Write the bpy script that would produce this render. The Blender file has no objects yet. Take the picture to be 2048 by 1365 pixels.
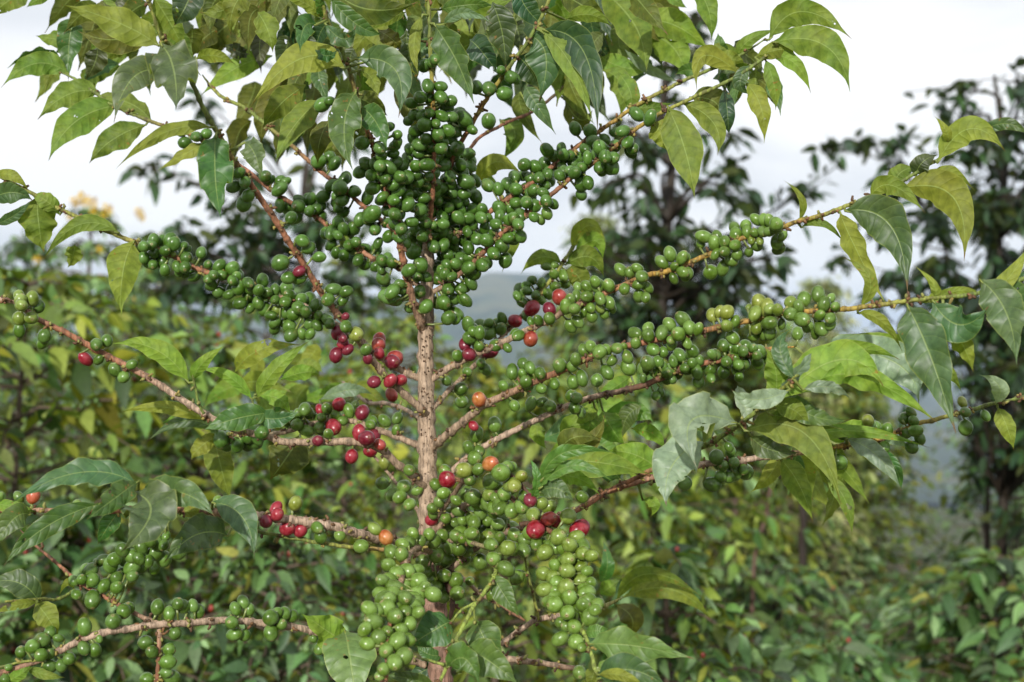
import bpy, math, random
import numpy as np
from mathutils import Vector, Matrix
random.seed(7); rng = np.random.default_rng(7)
R = math.radians
scn = bpy.context.scene
col = scn.collection

# ---------------------------------------------------------------- camera
CAMZ = 1.5
LENS = 45.0
F = 2048 * LENS / 36.0
cam_d = bpy.data.cameras.new('camera'); cam = bpy.data.objects.new('camera', cam_d); col.objects.link(cam)
cam.location = (0, 0, CAMZ); cam.rotation_euler = (R(90), 0, 0)
cam_d.lens = LENS; cam_d.sensor_width = 36; cam_d.clip_start = 0.02; cam_d.clip_end = 20000
cam_d.dof.use_dof = True; cam_d.dof.focus_distance = 1.13; cam_d.dof.aperture_fstop = 7.2
scn.camera = cam

# ---------------------------------------------------------------- sky and sun
SUN_EL, SUN_AZ = 23.0, 14.0      # behind the camera, a little to the left; stands in for a camera flash
w = bpy.data.worlds.new('World'); scn.world = w; w.use_nodes = True
nt = w.node_tree; nt.nodes.clear()
def wn(t, **k):
    n = nt.nodes.new(t)
    for a, b in k.items(): setattr(n, a, b)
    return n
out = wn('ShaderNodeOutputWorld'); bg = wn('ShaderNodeBackground'); bg.inputs['Strength'].default_value = 0.1
sky = wn('ShaderNodeTexSky', sky_type='NISHITA'); sky.sun_disc = False
sky.sun_elevation = R(SUN_EL); sky.sun_rotation = R(180 + SUN_AZ)
tc = wn('ShaderNodeTexCoord'); mp = wn('ShaderNodeMapping'); mp.inputs['Scale'].default_value = (1.2, 1.2, 3.4)
mp.inputs['Location'].default_value = (0.4, 0.2, 0.15)
nz = wn('ShaderNodeTexNoise'); nz.inputs['Scale'].default_value = 2.2; nz.inputs['Detail'].default_value = 5
nz.inputs['Roughness'].default_value = 0.5; nz.inputs['Distortion'].default_value = 0.3
cr = wn('ShaderNodeValToRGB')
cr.color_ramp.elements[0].position = 0.42; cr.color_ramp.elements[0].color = (7.1, 7.3, 7.6, 1)
cr.color_ramp.elements[1].position = 0.57; cr.color_ramp.elements[1].color = (9.4, 9.4, 9.4, 1)
mx = wn('ShaderNodeMix', data_type='RGBA'); mx.inputs[0].default_value = 0.95
nt.links.new(tc.outputs['Generated'], mp.inputs['Vector']); nt.links.new(mp.outputs[0], nz.inputs['Vector'])
nt.links.new(nz.outputs['Fac'], cr.inputs[0]); nt.links.new(sky.outputs[0], mx.inputs[6]); nt.links.new(cr.outputs[0], mx.inputs[7])
nt.links.new(mx.outputs[2], bg.inputs['Color']); nt.links.new(bg.outputs[0], out.inputs[0])

sun_d = bpy.data.lights.new('sun', 'SUN'); sun_d.energy = 3.7; sun_d.angle = R(1.2); sun_d.color = (1, 0.97, 0.92)
sun = bpy.data.objects.new('sun', sun_d); col.objects.link(sun)
_az = R(SUN_AZ)
_dir = Vector((-math.sin(_az) * math.cos(R(SUN_EL)), -math.cos(_az) * math.cos(R(SUN_EL)), math.sin(R(SUN_EL))))
sun.rotation_euler = _dir.to_track_quat('Z', 'Y').to_euler()

scn.view_settings.view_transform = 'Standard'; scn.view_settings.look = 'None'
scn.view_settings.exposure = 0.35; scn.view_settings.gamma = 1; scn.view_settings.use_curve_mapping = False
scn.cycles.max_bounces = 6; scn.cycles.transparent_max_bounces = 6; scn.cycles.volume_bounces = 0

def at(px, py, Y):
    return Vector(((px - 1024) / F * Y, Y, CAMZ - (py - 682.5) / F * Y))

# ---------------------------------------------------------------- materials
def newmat(name):
    m = bpy.data.materials.new(name); m.use_nodes = True
    t = m.node_tree; t.nodes.clear()
    o = t.nodes.new('ShaderNodeOutputMaterial')
    return m, t, o
class NB:
    def __init__(s, t): s.t = t
    def n(s, typ, **k):
        n = s.t.nodes.new(typ)
        for a, b in k.items(): setattr(n, a, b)
        return n
    def l(s, a, b): s.t.links.new(a, b)
    def math(s, op, a, b=None, clamp=False):
        n = s.n('ShaderNodeMath', operation=op); n.use_clamp = clamp
        for i, v in enumerate((a, b)):
            if v is None: continue
            if isinstance(v, (int, float)): n.inputs[i].default_value = v
            else: s.l(v, n.inputs[i])
        return n.outputs[0]
    def ramp(s, v, lo, hi, a=0.0, b=1.0):
        n = s.n('ShaderNodeMapRange', interpolation_type='SMOOTHSTEP')
        s.l(v, n.inputs[0]); n.inputs[1].default_value = lo; n.inputs[2].default_value = hi
        n.inputs[3].default_value = a; n.inputs[4].default_value = b
        return n.outputs[0]
    def mix(s, f, a, b, blend='MIX'):
        n = s.n('ShaderNodeMix', data_type='RGBA', blend_type=blend)
        for i, v in ((0, f), (6, a), (7, b)):
            if isinstance(v, (int, float)): n.inputs[i].default_value = v
            elif isinstance(v, tuple): n.inputs[i].default_value = (*v, 1)
            else: s.l(v, n.inputs[i])
        return n.outputs[2]
    def noise(s, scale, detail=3, rough=0.55, vec=None, dist=0.0):
        n = s.n('ShaderNodeTexNoise'); n.inputs['Scale'].default_value = scale
        n.inputs['Detail'].default_value = detail; n.inputs['Roughness'].default_value = rough
        n.inputs['Distortion'].default_value = dist
        if vec is not None: s.l(vec, n.inputs['Vector'])
        return n.outputs['Fac']

def leaf_material(name, fine=True):
    m, t, o = newmat(name); b = NB(t)
    tco = b.n('ShaderNodeTexCoord'); obj = tco.outputs['Object']
    uv = b.n('ShaderNodeUVMap'); uv.uv_map = 'UVMap'
    sp = b.n('ShaderNodeSeparateXYZ'); b.l(uv.outputs[0], sp.inputs[0])
    u, v = sp.outputs[0], sp.outputs[1]
    av = b.math('MULTIPLY', b.math('ABSOLUTE', b.math('SUBTRACT', v, 0.5)), 2.0)
    top = b.n('ShaderNodeAttribute', attribute_name='Col').outputs['Color']
    und = b.n('ShaderNodeAttribute', attribute_name='Und').outputs['Color']
    geo = b.n('ShaderNodeNewGeometry'); back = geo.outputs['Backfacing']
    base = b.mix(back, top, und)
    mot = b.noise(38, 4, 0.6, obj)
    base = b.mix(b.math('MULTIPLY', b.ramp(mot, 0.3, 0.72, 0.0, 0.75), b.ramp(back, 0, 1, 0.35, 1.0)), base, b.mix(0.4, base, (0.26, 0.24, 0.03)), 'MIX') if fine else base
    mot2 = b.noise(150, 3, 0.6, obj)
    hs = b.n('ShaderNodeHueSaturation'); b.l(base, hs.inputs['Color']); b.l(b.ramp(mot2, 0.25, 0.75, 0.78, 1.22), hs.inputs['Value'])
    base = hs.outputs[0]
    mid = b.ramp(av, 0.018, 0.058, 1.0, 0.0)
    wob = b.math('MULTIPLY', b.math('SUBTRACT', b.noise(26, 2, 0.5, obj), 0.5), 0.13)
    ph = b.math('FRACT', b.math('MULTIPLY', b.math('ADD', wob, b.math('SUBTRACT', u, b.math('MULTIPLY', b.math('POWER', av, 1.4), 0.12))), 9.0))
    tri = b.math('MULTIPLY', b.math('ABSOLUTE', b.math('SUBTRACT', ph, 0.5)), 2.0)
    vein = b.ramp(tri, 0.88, 0.99, 0.0, 1.0)
    if fine:
        pale = b.mix(0.42, base, (0.30, 0.38, 0.12))
        base = b.mix(mid, base, pale)
        vcol_top = b.mix(0.3, base, (0.22, 0.30, 0.08)); vcol_und = b.mix(0.28, base, (0.06, 0.06, 0.008))
        base = b.mix(b.math('MULTIPLY', vein, 0.55), base, b.mix(back, vcol_top, vcol_und))
        sp1 = b.noise(230, 2, 0.5, obj); sp2 = b.noise(16, 2, 0.5, obj)
        spot = b.math('MULTIPLY', b.ramp(sp1, 0.64, 0.70, 0, 1), b.ramp(sp2, 0.55, 0.68, 0, 1))
        base = b.mix(b.math('MULTIPLY', spot, 0.75), base, (0.30, 0.13, 0.03))
        tipm = b.math('MULTIPLY', b.ramp(b.math('ADD', u, b.math('MULTIPLY', mot2, 0.06)), 0.955, 1.0), b.ramp(sp2, 0.42, 0.52))
        base = b.mix(b.math('MULTIPLY', tipm, 0.85), base, (0.16, 0.08, 0.03))
        edge = b.math('MULTIPLY', b.ramp(av, 0.93, 0.99), 0.35)
        base = b.mix(edge, base, (0.32, 0.34, 0.08))
    pr = b.n('ShaderNodeBsdfPrincipled')
    b.l(base, pr.inputs['Base Color'])
    rg = b.n('ShaderNodeMapRange'); b.l(back, rg.inputs[0]); rg.inputs[3].default_value = 0.46; rg.inputs[4].default_value = 0.6
    b.l(rg.outputs[0], pr.inputs['Roughness'])
    sr = b.n('ShaderNodeMapRange'); b.l(back, sr.inputs[0]); sr.inputs[3].default_value = 0.5; sr.inputs[4].default_value = 0.25
    b.l(sr.outputs[0], pr.inputs['Specular IOR Level'])
    tri4 = b.math('POWER', tri, 3.0)
    h = b.math('SUBTRACT', b.math('MULTIPLY', mot2, 0.5), b.math('ADD', b.math('MULTIPLY', tri4, 1.2), b.math('MULTIPLY', mid, 1.2)))
    bp = b.n('ShaderNodeBump'); bp.inputs['Strength'].default_value = 0.34 if fine else 0.2; bp.inputs['Distance'].default_value = 0.001
    b.l(h, bp.inputs['Height']); b.l(bp.outputs[0], pr.inputs['Normal'])
    tr = b.n('ShaderNodeBsdfTranslucent')
    b.l(b.mix(1.0, base, (1.8, 2.2, 0.8), 'MULTIPLY'), tr.inputs['Color']); b.l(bp.outputs[0], tr.inputs['Normal'])
    ms = b.n('ShaderNodeMixShader'); ms.inputs[0].default_value = 0.22
    b.l(pr.outputs[0], ms.inputs[1]); b.l(tr.outputs[0], ms.inputs[2])
    if fine:   # insect holes
        hole = b.math('MULTIPLY', b.ramp(b.noise(85, 2, 0.5, obj), 0.685, 0.695), b.ramp(b.noise(11, 1, 0.5, obj), 0.55, 0.57))
        tb = b.n('ShaderNodeBsdfTransparent'); m2 = b.n('ShaderNodeMixShader'); b.l(hole, m2.inputs[0]); b.l(ms.outputs[0], m2.inputs[1]); b.l(tb.outputs[0], m2.inputs[2]); b.l(m2.outputs[0], o.inputs[0])
    else: b.l(ms.outputs[0], o.inputs[0])
    return m
M_LEAF = leaf_material('coffee_leaf'); M_BGLEAF = leaf_material('background_leaf', False)

def bark_material():
    m, t, o = newmat('coffee_bark'); b = NB(t)
    uv = b.n('ShaderNodeUVMap'); uv.uv_map = 'UVMap'
    c = b.n('ShaderNodeAttribute', attribute_name='Col').outputs['Color']
    obj = b.n('ShaderNodeTexCoord').outputs['Object']
    mpg = b.n('ShaderNodeMapping'); mpg.inputs['Scale'].default_value = (1, 1, 0.10); b.l(obj, mpg.inputs[0])
    st = b.noise(420, 4, 0.65, mpg.outputs[0], 0.4)
    fl = b.noise(190, 4, 0.7, obj, 0.6)
    base = b.mix(b.ramp(st, 0.40, 0.60, 0.0, 0.8), c, b.mix(0.75, c, (0.05, 0.035, 0.02)))
    base = b.mix(b.ramp(fl, 0.60, 0.70, 0.0, 0.75), base, b.mix(0.85, base, (0.025, 0.018, 0.012)))
    lt = b.noise(90, 3, 0.6, obj)
    base = b.mix(b.ramp(lt, 0.52, 0.7, 0.0, 0.5), base, b.mix(0.5, base, b.mix(1.0, base, (1.7, 1.75, 1.8), 'MULTIPLY')))
    pr = b.n('ShaderNodeBsdfPrincipled'); b.l(base, pr.inputs['Base Color']); pr.inputs['Roughness'].default_value = 0.62
    pr.inputs['Specular IOR Level'].default_value = 0.3
    bp = b.n('ShaderNodeBump'); bp.inputs['Strength'].default_value = 0.7; bp.inputs['Distance'].default_value = 0.0012
    b.l(b.math('ADD', st, b.math('MULTIPLY', fl, -0.6)), bp.inputs['Height']); b.l(bp.outputs[0], pr.inputs['Normal'])
    b.l(pr.outputs[0], o.inputs[0]); return m
M_BARK = bark_material()

def berry_material():
    m, t, o = newmat('coffee_cherry'); b = NB(t)
    c = b.n('ShaderNodeAttribute', attribute_name='Col').outputs['Color']
    obj = b.n('ShaderNodeTexCoord').outputs['Object']
    n1 = b.noise(110, 3, 0.6, obj); n2 = b.noise(700, 3, 0.6, obj)
    hs = b.n('ShaderNodeHueSaturation'); b.l(c, hs.inputs['Color'])
    b.l(b.ramp(n1, 0.3, 0.7, 0.66, 1.38), hs.inputs['Value']); b.l(b.ramp(n1, 0.3, 0.7, 1.08, 0.9), hs.inputs['Saturation'])
    n3 = b.noise(55, 4, 0.7, obj, 0.8)
    base = b.mix(b.ramp(n2, 0.60, 0.72, 0, 0.35), hs.outputs[0], (0.24, 0.24, 0.12))
    base = b.mix(b.ramp(n3, 0.60, 0.70, 0, 0.28), base, (0.20, 0.15, 0.05))
    pr = b.n('ShaderNodeBsdfPrincipled'); b.l(base, pr.inputs['Base Color']); pr.inputs['Roughness'].default_value = 0.28
    pr.inputs['Specular IOR Level'].default_value = 0.42
    pr.inputs['Subsurface Weight'].default_value = 0.0
    bp = b.n('ShaderNodeBump'); bp.inputs['Strength'].default_value = 0.12; bp.inputs['Distance'].default_value = 0.001
    b.l(n2, bp.inputs['Height']); b.l(bp.outputs[0], pr.inputs['Normal'])
    b.l(pr.outputs[0], o.inputs[0]); return m
M_BERRY = berry_material()

# ---------------------------------------------------------------- mesh helpers
class MB:
    """collects vertices, faces, colours and uvs and links them as ONE mesh object"""
    def __init__(s): s.v = []; s.f = []; s.c = []; s.u = []; s.uv = []
    def add(s, v, f, c, uv=None, und=None):
        k = len(s.v); s.v += [tuple(p) for p in v]; s.f += [tuple(i + k for i in q) for q in f]
        s.c += c if isinstance(c, list) else [c] * len(v)
        s.uv += uv if uv else [(0.3, 0.3)] * len(v)
        s.u += [und] * len(v) if und else [(0, 0, 0)] * len(v)
    def build(s, name, mat, parent=None, origin=None, smooth=True):
        me = bpy.data.meshes.new(name)
        V = np.array(s.v, dtype=np.float64)
        o = np.array(origin if origin is not None else V.mean(0))
        me.from_pydata((V - o).tolist(), [], s.f)
        return finish(me, name, mat, parent, o, np.array(s.c), np.array(s.u), np.array(s.uv), smooth)

def finish(me, name, mat, parent, o, C, U, UV, smooth=True):
    n = len(me.vertices)
    for nm, A in (('Col', C), ('Und', U)):
        at_ = me.attributes.new(nm, 'FLOAT_COLOR', 'POINT')
        D = np.ones((n, 4), dtype=np.float32); D[:, :3] = A; at_.data.foreach_set('color', D.ravel())
    uvl = me.uv_layers.new(name='UVMap')
    li = np.zeros(len(me.loops), dtype=np.int32); me.loops.foreach_get('vertex_index', li)
    uvl.data.foreach_set('uv', UV[li].astype(np.float32).ravel())
    if smooth: me.polygons.foreach_set('use_smooth', np.ones(len(me.polygons), dtype=bool))
    me.materials.append(mat); me.update()
    ob = bpy.data.objects.new(name, me); col.objects.link(ob)
    if parent is not None:
        pw = Vector((0, 0, 0)); p = parent
        while p is not None: pw += p.location; p = p.parent
        ob.parent = parent; ob.location = Vector(o) - pw
    else: ob.location = Vector(o)
    return ob

def tag(o, label=None, cat=None, group=None, kind=None):
    if label: o['label'] = label
    if cat: o['category'] = cat
    if group: o['group'] = group
    if kind: o['kind'] = kind
    return o
def thing(name, loc, label, cat, group=None):
    o = bpy.data.objects.new(name, None); col.objects.link(o); o.location = loc
    o.empty_display_size = 0.1
    return tag(o, label, cat, group)

def catmull(P, step):
    P = [np.array(p, float) for p in P]
    if len(P) == 2: P = [P[0], (P[0] + P[1]) / 2, P[1]]
    Q = [2 * P[0] - P[1]] + P + [2 * P[-1] - P[-2]]
    outp = []
    for i in range(1, len(Q) - 2):
        a, b, c, d = Q[i - 1:i + 3]
        n = max(1, int(np.linalg.norm((c - b)[:2]) / step))
        for k in range(n):
            t = k / n
            outp.append(0.5 * ((2 * b) + (c - a) * t + (2 * a - 5 * b + 4 * c - d) * t * t + (3 * b - a - 3 * c + d) * t ** 3))
    outp.append(P[-1]); return outp

def tube(mb, pts, rad, cols, seg=10, cap=True):
    """tapered tube through world points"""
    n = len(pts); pts = [Vector(p) for p in pts]
    T = [(pts[min(i + 1, n - 1)] - pts[max(i - 1, 0)]).normalized() for i in range(n)]
    up = Vector((0, 1, 0))
    if abs(T[0].dot(up)) > 0.9: up = Vector((1, 0, 0))
    N = (up - T[0] * up.dot(T[0])).normalized()
    v, c, uv, f = [], [], [], []; L = 0
    for i in range(n):
        N = (N - T[i] * N.dot(T[i])).normalized(); B = T[i].cross(N)
        if i: L += (pts[i] - pts[i - 1]).length
        for k in range(seg):
            a = 2 * math.pi * k / seg
            v.append(pts[i] + (N * math.cos(a) + B * math.sin(a)) * rad[i] * (1 + 0.06 * math.sin(3 * a + i * 0.9)))
            c.append(tuple(cols[i])); uv.append((L, k / seg))
    for i in range(n - 1):
        for k in range(seg):
            k2 = (k + 1) % seg
            f.append((i * seg + k, i * seg + k2, (i + 1) * seg + k2, (i + 1) * seg + k))
    if cap:
        f.append(tuple(range(seg - 1, -1, -1))); f.append(tuple((n - 1) * seg + k for k in range(seg)))
    mb.add(v, f, c, uv)
# ---------------------------------------------------------------- ground, hills
def sstep(a, b, x):
    t = np.clip((np.asarray(x, float) - a) / (b - a), 0, 1); return t * t * (3 - 2 * t)
def ground_z(x, y):
    x = np.asarray(x, float); y = np.asarray(y, float)
    r = np.hypot(x, y)
    z = -0.13 * np.maximum(0, y - 3.5) * sstep(-6, 6, x + 0.2 * y) - 0.02 * np.maximum(0, y - 3.5)
    z = np.maximum(z, -9) - 110 * sstep(40, 700, r)
    return z + 0.04 * np.sin(x * 2.1) * np.cos(y * 1.7)
def grid_mesh(name, X, Y, Z, mat, C, parent=None):
    n, m = X.shape; V = np.stack([X, Y, Z], -1).reshape(-1, 3); idx = np.arange(n * m).reshape(n, m)
    f = np.stack([idx[:-1, :-1], idx[1:, :-1], idx[1:, 1:], idx[:-1, 1:]], -1).reshape(-1, 4)
    me = bpy.data.meshes.new(name); me.from_pydata(V.tolist(), [], f.tolist())
    return finish(me, name, mat, parent, (0, 0, 0), C.reshape(-1, 3), np.zeros((n * m, 3)), np.zeros((n * m, 2)))
def land_material(name, scale, a, c2, big):
    m, t, o = newmat(name); b = NB(t)
    obj = b.n('ShaderNodeTexCoord').outputs['Object']; c = b.n('ShaderNodeAttribute', attribute_name='Col').outputs['Color']
    n1 = b.noise(scale, 6, 0.65, obj); n2 = b.noise(big, 4, 0.6, obj)
    base = b.mix(b.ramp(n1, 0.35, 0.65), c, a); base = b.mix(b.ramp(n2, 0.45, 0.62, 0, 0.8), base, c2)
    pr = b.n('ShaderNodeBsdfPrincipled'); b.l(base, pr.inputs['Base Color']); pr.inputs['Roughness'].default_value = 0.9
    bp = b.n('ShaderNodeBump'); bp.inputs['Strength'].default_value = 0.6; bp.inputs['Distance'].default_value = 0.3 / scale
    b.l(n1, bp.inputs['Height']); b.l(bp.outputs[0], pr.inputs['Normal']); b.l(pr.outputs[0], o.inputs[0]); return m
M_GROUND = land_material('leaf_litter_soil', 9, (0.05, 0.035, 0.02), (0.05, 0.09, 0.02), 1.1)
M_HILL = land_material('hill_fields', 0.035, (0.012, 0.030, 0.018), (0.13, 0.13, 0.06), 0.008)
rr = np.concatenate([np.linspace(0.01, 12, 40), np.geomspace(13, 9000, 60)]); th = np.linspace(0, 2 * np.pi, 121)
RRr, TT = np.meshgrid(rr, th, indexing='ij'); GX, GY = RRr * np.cos(TT), RRr * np.sin(TT)
GC = np.zeros(GX.shape + (3,)); GC[...] = (0.10, 0.055, 0.03); GC[RRr > 60] = (0.05, 0.075, 0.03)
tag(grid_mesh('ground', GX, GY, ground_z(GX, GY), M_GROUND, GC), kind='structure')
# hills across the valley: skyline given as pixel heights seen over 2.6 km
skx = [-2500, -400, 0, 500, 800, 1000, 1300, 1600, 1900, 2300, 5000]; sky_ = [560, 640, 655, 640, 590, 548, 600, 720, 800, 830, 640]
azp = np.linspace(-3200, 5200, 220); D = np.linspace(900, 3600, 50)
ridge = np.interp(azp, skx, sky_) + 7 * np.sin(azp / 61.0) + 5 * np.sin(azp / 23.0 + 1)
AZ, DD = np.meshgrid(azp, D, indexing='ij')
top = CAMZ - (ridge - 682.5) / F * 2600
prof = sstep(900, 2600, D) * (1 - 0.35 * sstep(2700, 3600, D))
HZ = -112 + (top[:, None] + 112) * prof[None] + 9 * np.sin(AZ / 90.0 + DD / 170.0) * prof[None] * (1 - prof[None] * 0.8)
HX = (AZ - 1024) / F * DD; HY = DD.copy()
HC = np.zeros(HX.shape + (3,)); HC[...] = (0.06, 0.09, 0.04)
hpx = AZ; hpy = 682.5 - (HZ - CAMZ) / HY * F
for cx, cy, rx, ry in ((1795, 1040, 26, 14), (1850, 1047, 22, 10), (1880, 1100, 14, 6)):
    HC[((hpx - cx) / rx) ** 2 + ((hpy - cy) / ry) ** 2 < 1] = (0.55, 0.30, 0.20)
tag(grid_mesh('hills', HX, HY, HZ, M_HILL, HC), kind='structure')
# ---------------------------------------------------------------- the fruiting coffee tree in front
TX = at(866, 1300, 1.2).x
tree = thing('coffee_tree', (TX, 1.2, 0), 'tall fruiting coffee tree in sharp focus, covered in green and red cherries', 'coffee tree')
BC = dict(b=(0.40, 0.28, 0.185), r=(0.34, 0.145, 0.075), o=(0.42, 0.26, 0.05), g=(0.17, 0.23, 0.045), y=(0.30, 0.31, 0.06), p=(0.47, 0.335, 0.235), d=(0.12, 0.06, 0.035), G=(0.26, 0.33, 0.06))
# name: (pixel path, depths, widths in px, colour codes along the branch)
BR = {
 'L1': ("848,668 838,632 822,580 803,500 790,430 768,360 750,300 728,240 710,180 696,130 676,85 655,40 640,-20", (1.2,1.14,1.10,1.05), (20,13,11,9), "brrrgy"),
 'L2': ("852,590 810,545 745,520 680,472 625,430 560,395 500,345 440,305 380,270 300,245 230,215 160,165 110,140", (1.21,1.27,1.30,1.33), (13,10,9,7), "brrrgg"),
 'L3': ("858,520 805,475 740,425 700,392 640,345 590,300 530,250 490,215 440,190 405,150", (1.21,1.28,1.33), (12,10,9,8), "brrgy"),
 'L4': ("850,835 845,820 800,778 765,742 735,705 700,655 655,600 615,540 585,490 545,425 505,370 462,312 432,262 402,205 378,150 345,95 325,80 308,40 292,-20", (1.2,1.14,1.08,1.03,1.0), (17,15,14,11,8), "bbrrrggy"),
 'L5': ("850,762 790,735 740,698 690,662 640,632 590,605 530,588 470,558 410,545 345,512 285,490 235,468 170,440 115,415 60,385 -20,345", (1.2,1.24,1.24,1.22), (16,14,11,8), "bbbrryyg"),
 'L6': ("856,975 840,965 800,932 762,898 710,882 640,880 570,878 530,866 470,855 410,828 340,785 272,742 200,700 120,658 75,636 30,605 -20,598", (1.2,1.15,1.14,1.15,1.12), (17,17,15,14,11), "bbbbprrp"),
 'L7': ("852,898 790,872 745,856 700,842 640,845 570,862 510,872 440,868", (1.2,1.26,1.27,1.3), (15,13,11,8), "bbbg"),
 'L8': ("848,842 800,815 760,806 735,806 700,780 686,765", (1.2,1.45,1.6), (10,9,7), "bb"),
 'L9': ("854,1060 835,1020 800,975 768,935 740,905", (1.2,1.26,1.3), (11,8,6), "bbb"),
 'L10': ("862,1120 800,1085 745,1076 680,1056 600,1040 500,1030 400,1020 300,1018 180,1024 60,1022 -20,1020", (1.2,1.09,1.06,1.05,1.05), (20,21,18,13,9), "bpprrp"),
 'L11': ("800,1102 770,1098 690,1092 640,1086 575,1075 525,1065 470,1048", (1.1,1.08,1.07), (9,9,7), "rygg"),
 'L12': ("850,1330 760,1300 690,1282 600,1258 540,1250 480,1243 430,1243 370,1247 320,1248 250,1258 190,1270 115,1302 65,1325 -20,1355", (1.2,1.14,1.10,1.06,1.05), (15,15,16,16,13), "bppppr"),
 'L12a': ("320,1248 270,1228 215,1198 160,1165 110,1125 70,1090 40,1060", (1.085,1.09,1.1), (11,9,5), "brrd"),
 'L12b': ("320,1246 318,1290 316,1330 314,1375", (1.085,1.08,1.08), (12,9,9), "brr"),
 'L12c': ("75,1320 40,1325 -20,1338", (1.05,1.05), (6,5), "yg"),
 'L12d': ("150,1180 115,1200 85,1200 55,1202 10,1204", (1.1,1.05), (8,5), "gy"),
 'R1': ("862,588 905,558 950,520 1003,468 1050,432 1100,390 1150,352 1200,318 1260,268 1310,235 1360,208 1420,180 1480,150 1540,108 1570,80", (1.2,1.16,1.13,1.10), (13,11,9,7), "brrroygg"),
 'R1b': ("860,500 900,478 940,450 1010,402 1060,370 1100,340 1160,292 1220,250 1270,215 1340,178 1400,150 1480,112 1530,80", (1.2,1.22,1.24,1.22), (13,11,9,7), "brrroygg"),
 'R2': ("862,430 890,355 915,300 945,250 975,200 1002,160 1030,120 1065,70 1110,-20", (1.2,1.15,1.12), (13,10,8), "brroggy"),
 'R2b': ("930,310 965,272 1010,245 1060,225 1120,180 1165,110 1200,40", (1.25,1.32,1.36), (8,7,7), "rrdgg"),
 'R3': ("855,500 858,440 864,380 867,320 868,280 866,220 864,150 860,60 856,-20", (1.19,1.15,1.13,1.12), (13,11,10,9), "brrroygy"),
 'R4': ("860,760 885,742 920,722 955,706 1010,682 1055,660 1105,640 1140,615 1180,603 1240,576 1300,550 1330,545 1410,516 1490,478 1570,458 1605,444 1660,430 1740,397 1800,368 1860,330 1900,295", (1.2,1.18,1.16,1.12,1.08), (17,14,12,10,7), "bbbroooygg"),
 'R5': ("864,818 895,785 925,756 960,718 1010,665 1060,610 1105,555 1135,510 1160,470", (1.2,1.27,1.33,1.36), (12,10,9,8), "bbbyg"),
 'R6': ("858,900 880,882 915,855 960,820 1010,795 1065,768 1120,745 1170,722 1230,700 1300,688 1370,674 1400,668 1500,648 1560,632 1640,627 1720,620 1790,610 1870,600 1950,592 2070,550", (1.2,1.13,1.08,1.05,1.0), (19,15,13,11,9), "bbrrrooygg"),
 'R7': ("862,985 905,940 960,895 1040,855 1110,820 1180,795 1250,780 1300,765 1370,738 1450,722 1520,705 1590,694", (1.2,1.19,1.20,1.22), (16,13,14,10), "bpppdrro"),
 'R8': ("875,1160 960,1090 1060,1050 1150,1020 1210,988 1290,962 1350,950 1420,930 1500,920 1580,910 1640,900 1700,890 1760,880 1810,862 1850,846 1920,828 1990,808 2070,790", (1.2,1.13,1.17,1.2,1.2), (16,13,14,11,8), "bbbrppoogg"),
 'R8a': ("1040,1050 1100,1040 1165,1016 1230,978 1300,945 1360,915 1420,888 1482,850 1545,796 1592,752", (1.1,1.12,1.08,1.0), (11,10,12,9), "drrggy"),
 'R9': ("870,1290 950,1310 1000,1290 1035,1264 1075,1241 1115,1232 1180,1222 1240,1198", (1.2,1.16,1.15,1.2), (12,11,13,9), "bppby"),
 'R9a': ("1078,1240 1066,1180 1054,1130 1048,1105", (1.15,1.13), (8,5), "yg"),
 'R10': ("870,1300 930,1308 1000,1312 1080,1325 1140,1335 1170,1342", (1.2,1.2,1.2), (15,15,11), "bbbd"),
 'R11': ("868,1130 915,1150 960,1188 1000,1212 1050,1242", (1.2,1.22,1.24), (10,9,7), "bbr"),
 'M1': ("866,1110 845,1095 820,1105 805,1150 795,1205 780,1250 775,1300 772,1350 765,1390", (1.17,1.08,1.0,0.95,0.93), (15,12,11,10), "bbrrr"),
 'M2': ("872,1060 930,1010 990,985 1040,1010 1090,1055 1125,1090 1135,1140 1140,1200 1145,1250 1165,1262 1180,1300 1192,1340 1200,1385", (1.2,1.12,1.07,1.02,0.98,0.96), (15,12,11,10,9), "bbddrrGGG"),
 'M3': ("866,1090 905,1080 950,1085 985,1100 990,1140 965,1185 946,1210 915,1272 890,1340 872,1385", (1.2,1.12,1.04,1.0,0.97), (12,10,10,9,8), "bbGGGGG"),
 'M3a': ("950,1206 928,1218 912,1232 902,1246", (1.04,1.03), (7,5), "GG"),
 'M3b': ("946,1212 948,1228 951,1244", (1.04,1.04), (6,5), "GG"),
 'M3c': ("910,1280 922,1292 935,1302", (0.99,0.99), (7,5), "GG"),
 'M3d': ("888,1330 862,1322 840,1318", (0.98,0.98), (7,5), "GG"),
 'M4': ("870,1040 900,1000 935,955 985,930 1020,950 1060,990", (1.2,1.12,1.10,1.08), (12,10,9), "bdd"),
 'M5': ("867,1120 890,1160 905,1200 900,1240", (1.2,1.17,1.16), (16,14,9), "ddd"),
 'M6': ("1060,1010 1075,985 1085,960 1100,930", (1.04,1.02), (9,6), "yg"),
 'L13': ("420,1025 400,1010 330,1000 275,985", (1.04,1.0), (8,6), "yg"),
 'L14': ("460,860 500,820 505,800 510,790", (1.15,1.15), (6,5), "gg"),
 'L15': ("408,828 396,800 388,765 385,750", (1.13,1.12), (7,5), "gg"),
}
BPATH = {}; BOBJ = {}
def lerpL(L, t):
    x = max(0.0, min(1.0, t)) * (len(L) - 1); i = min(int(x), len(L) - 2) if len(L) > 1 else 0
    if len(L) == 1: return L[0]
    return L[i] + (L[i + 1] - L[i]) * (x - i)
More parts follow.
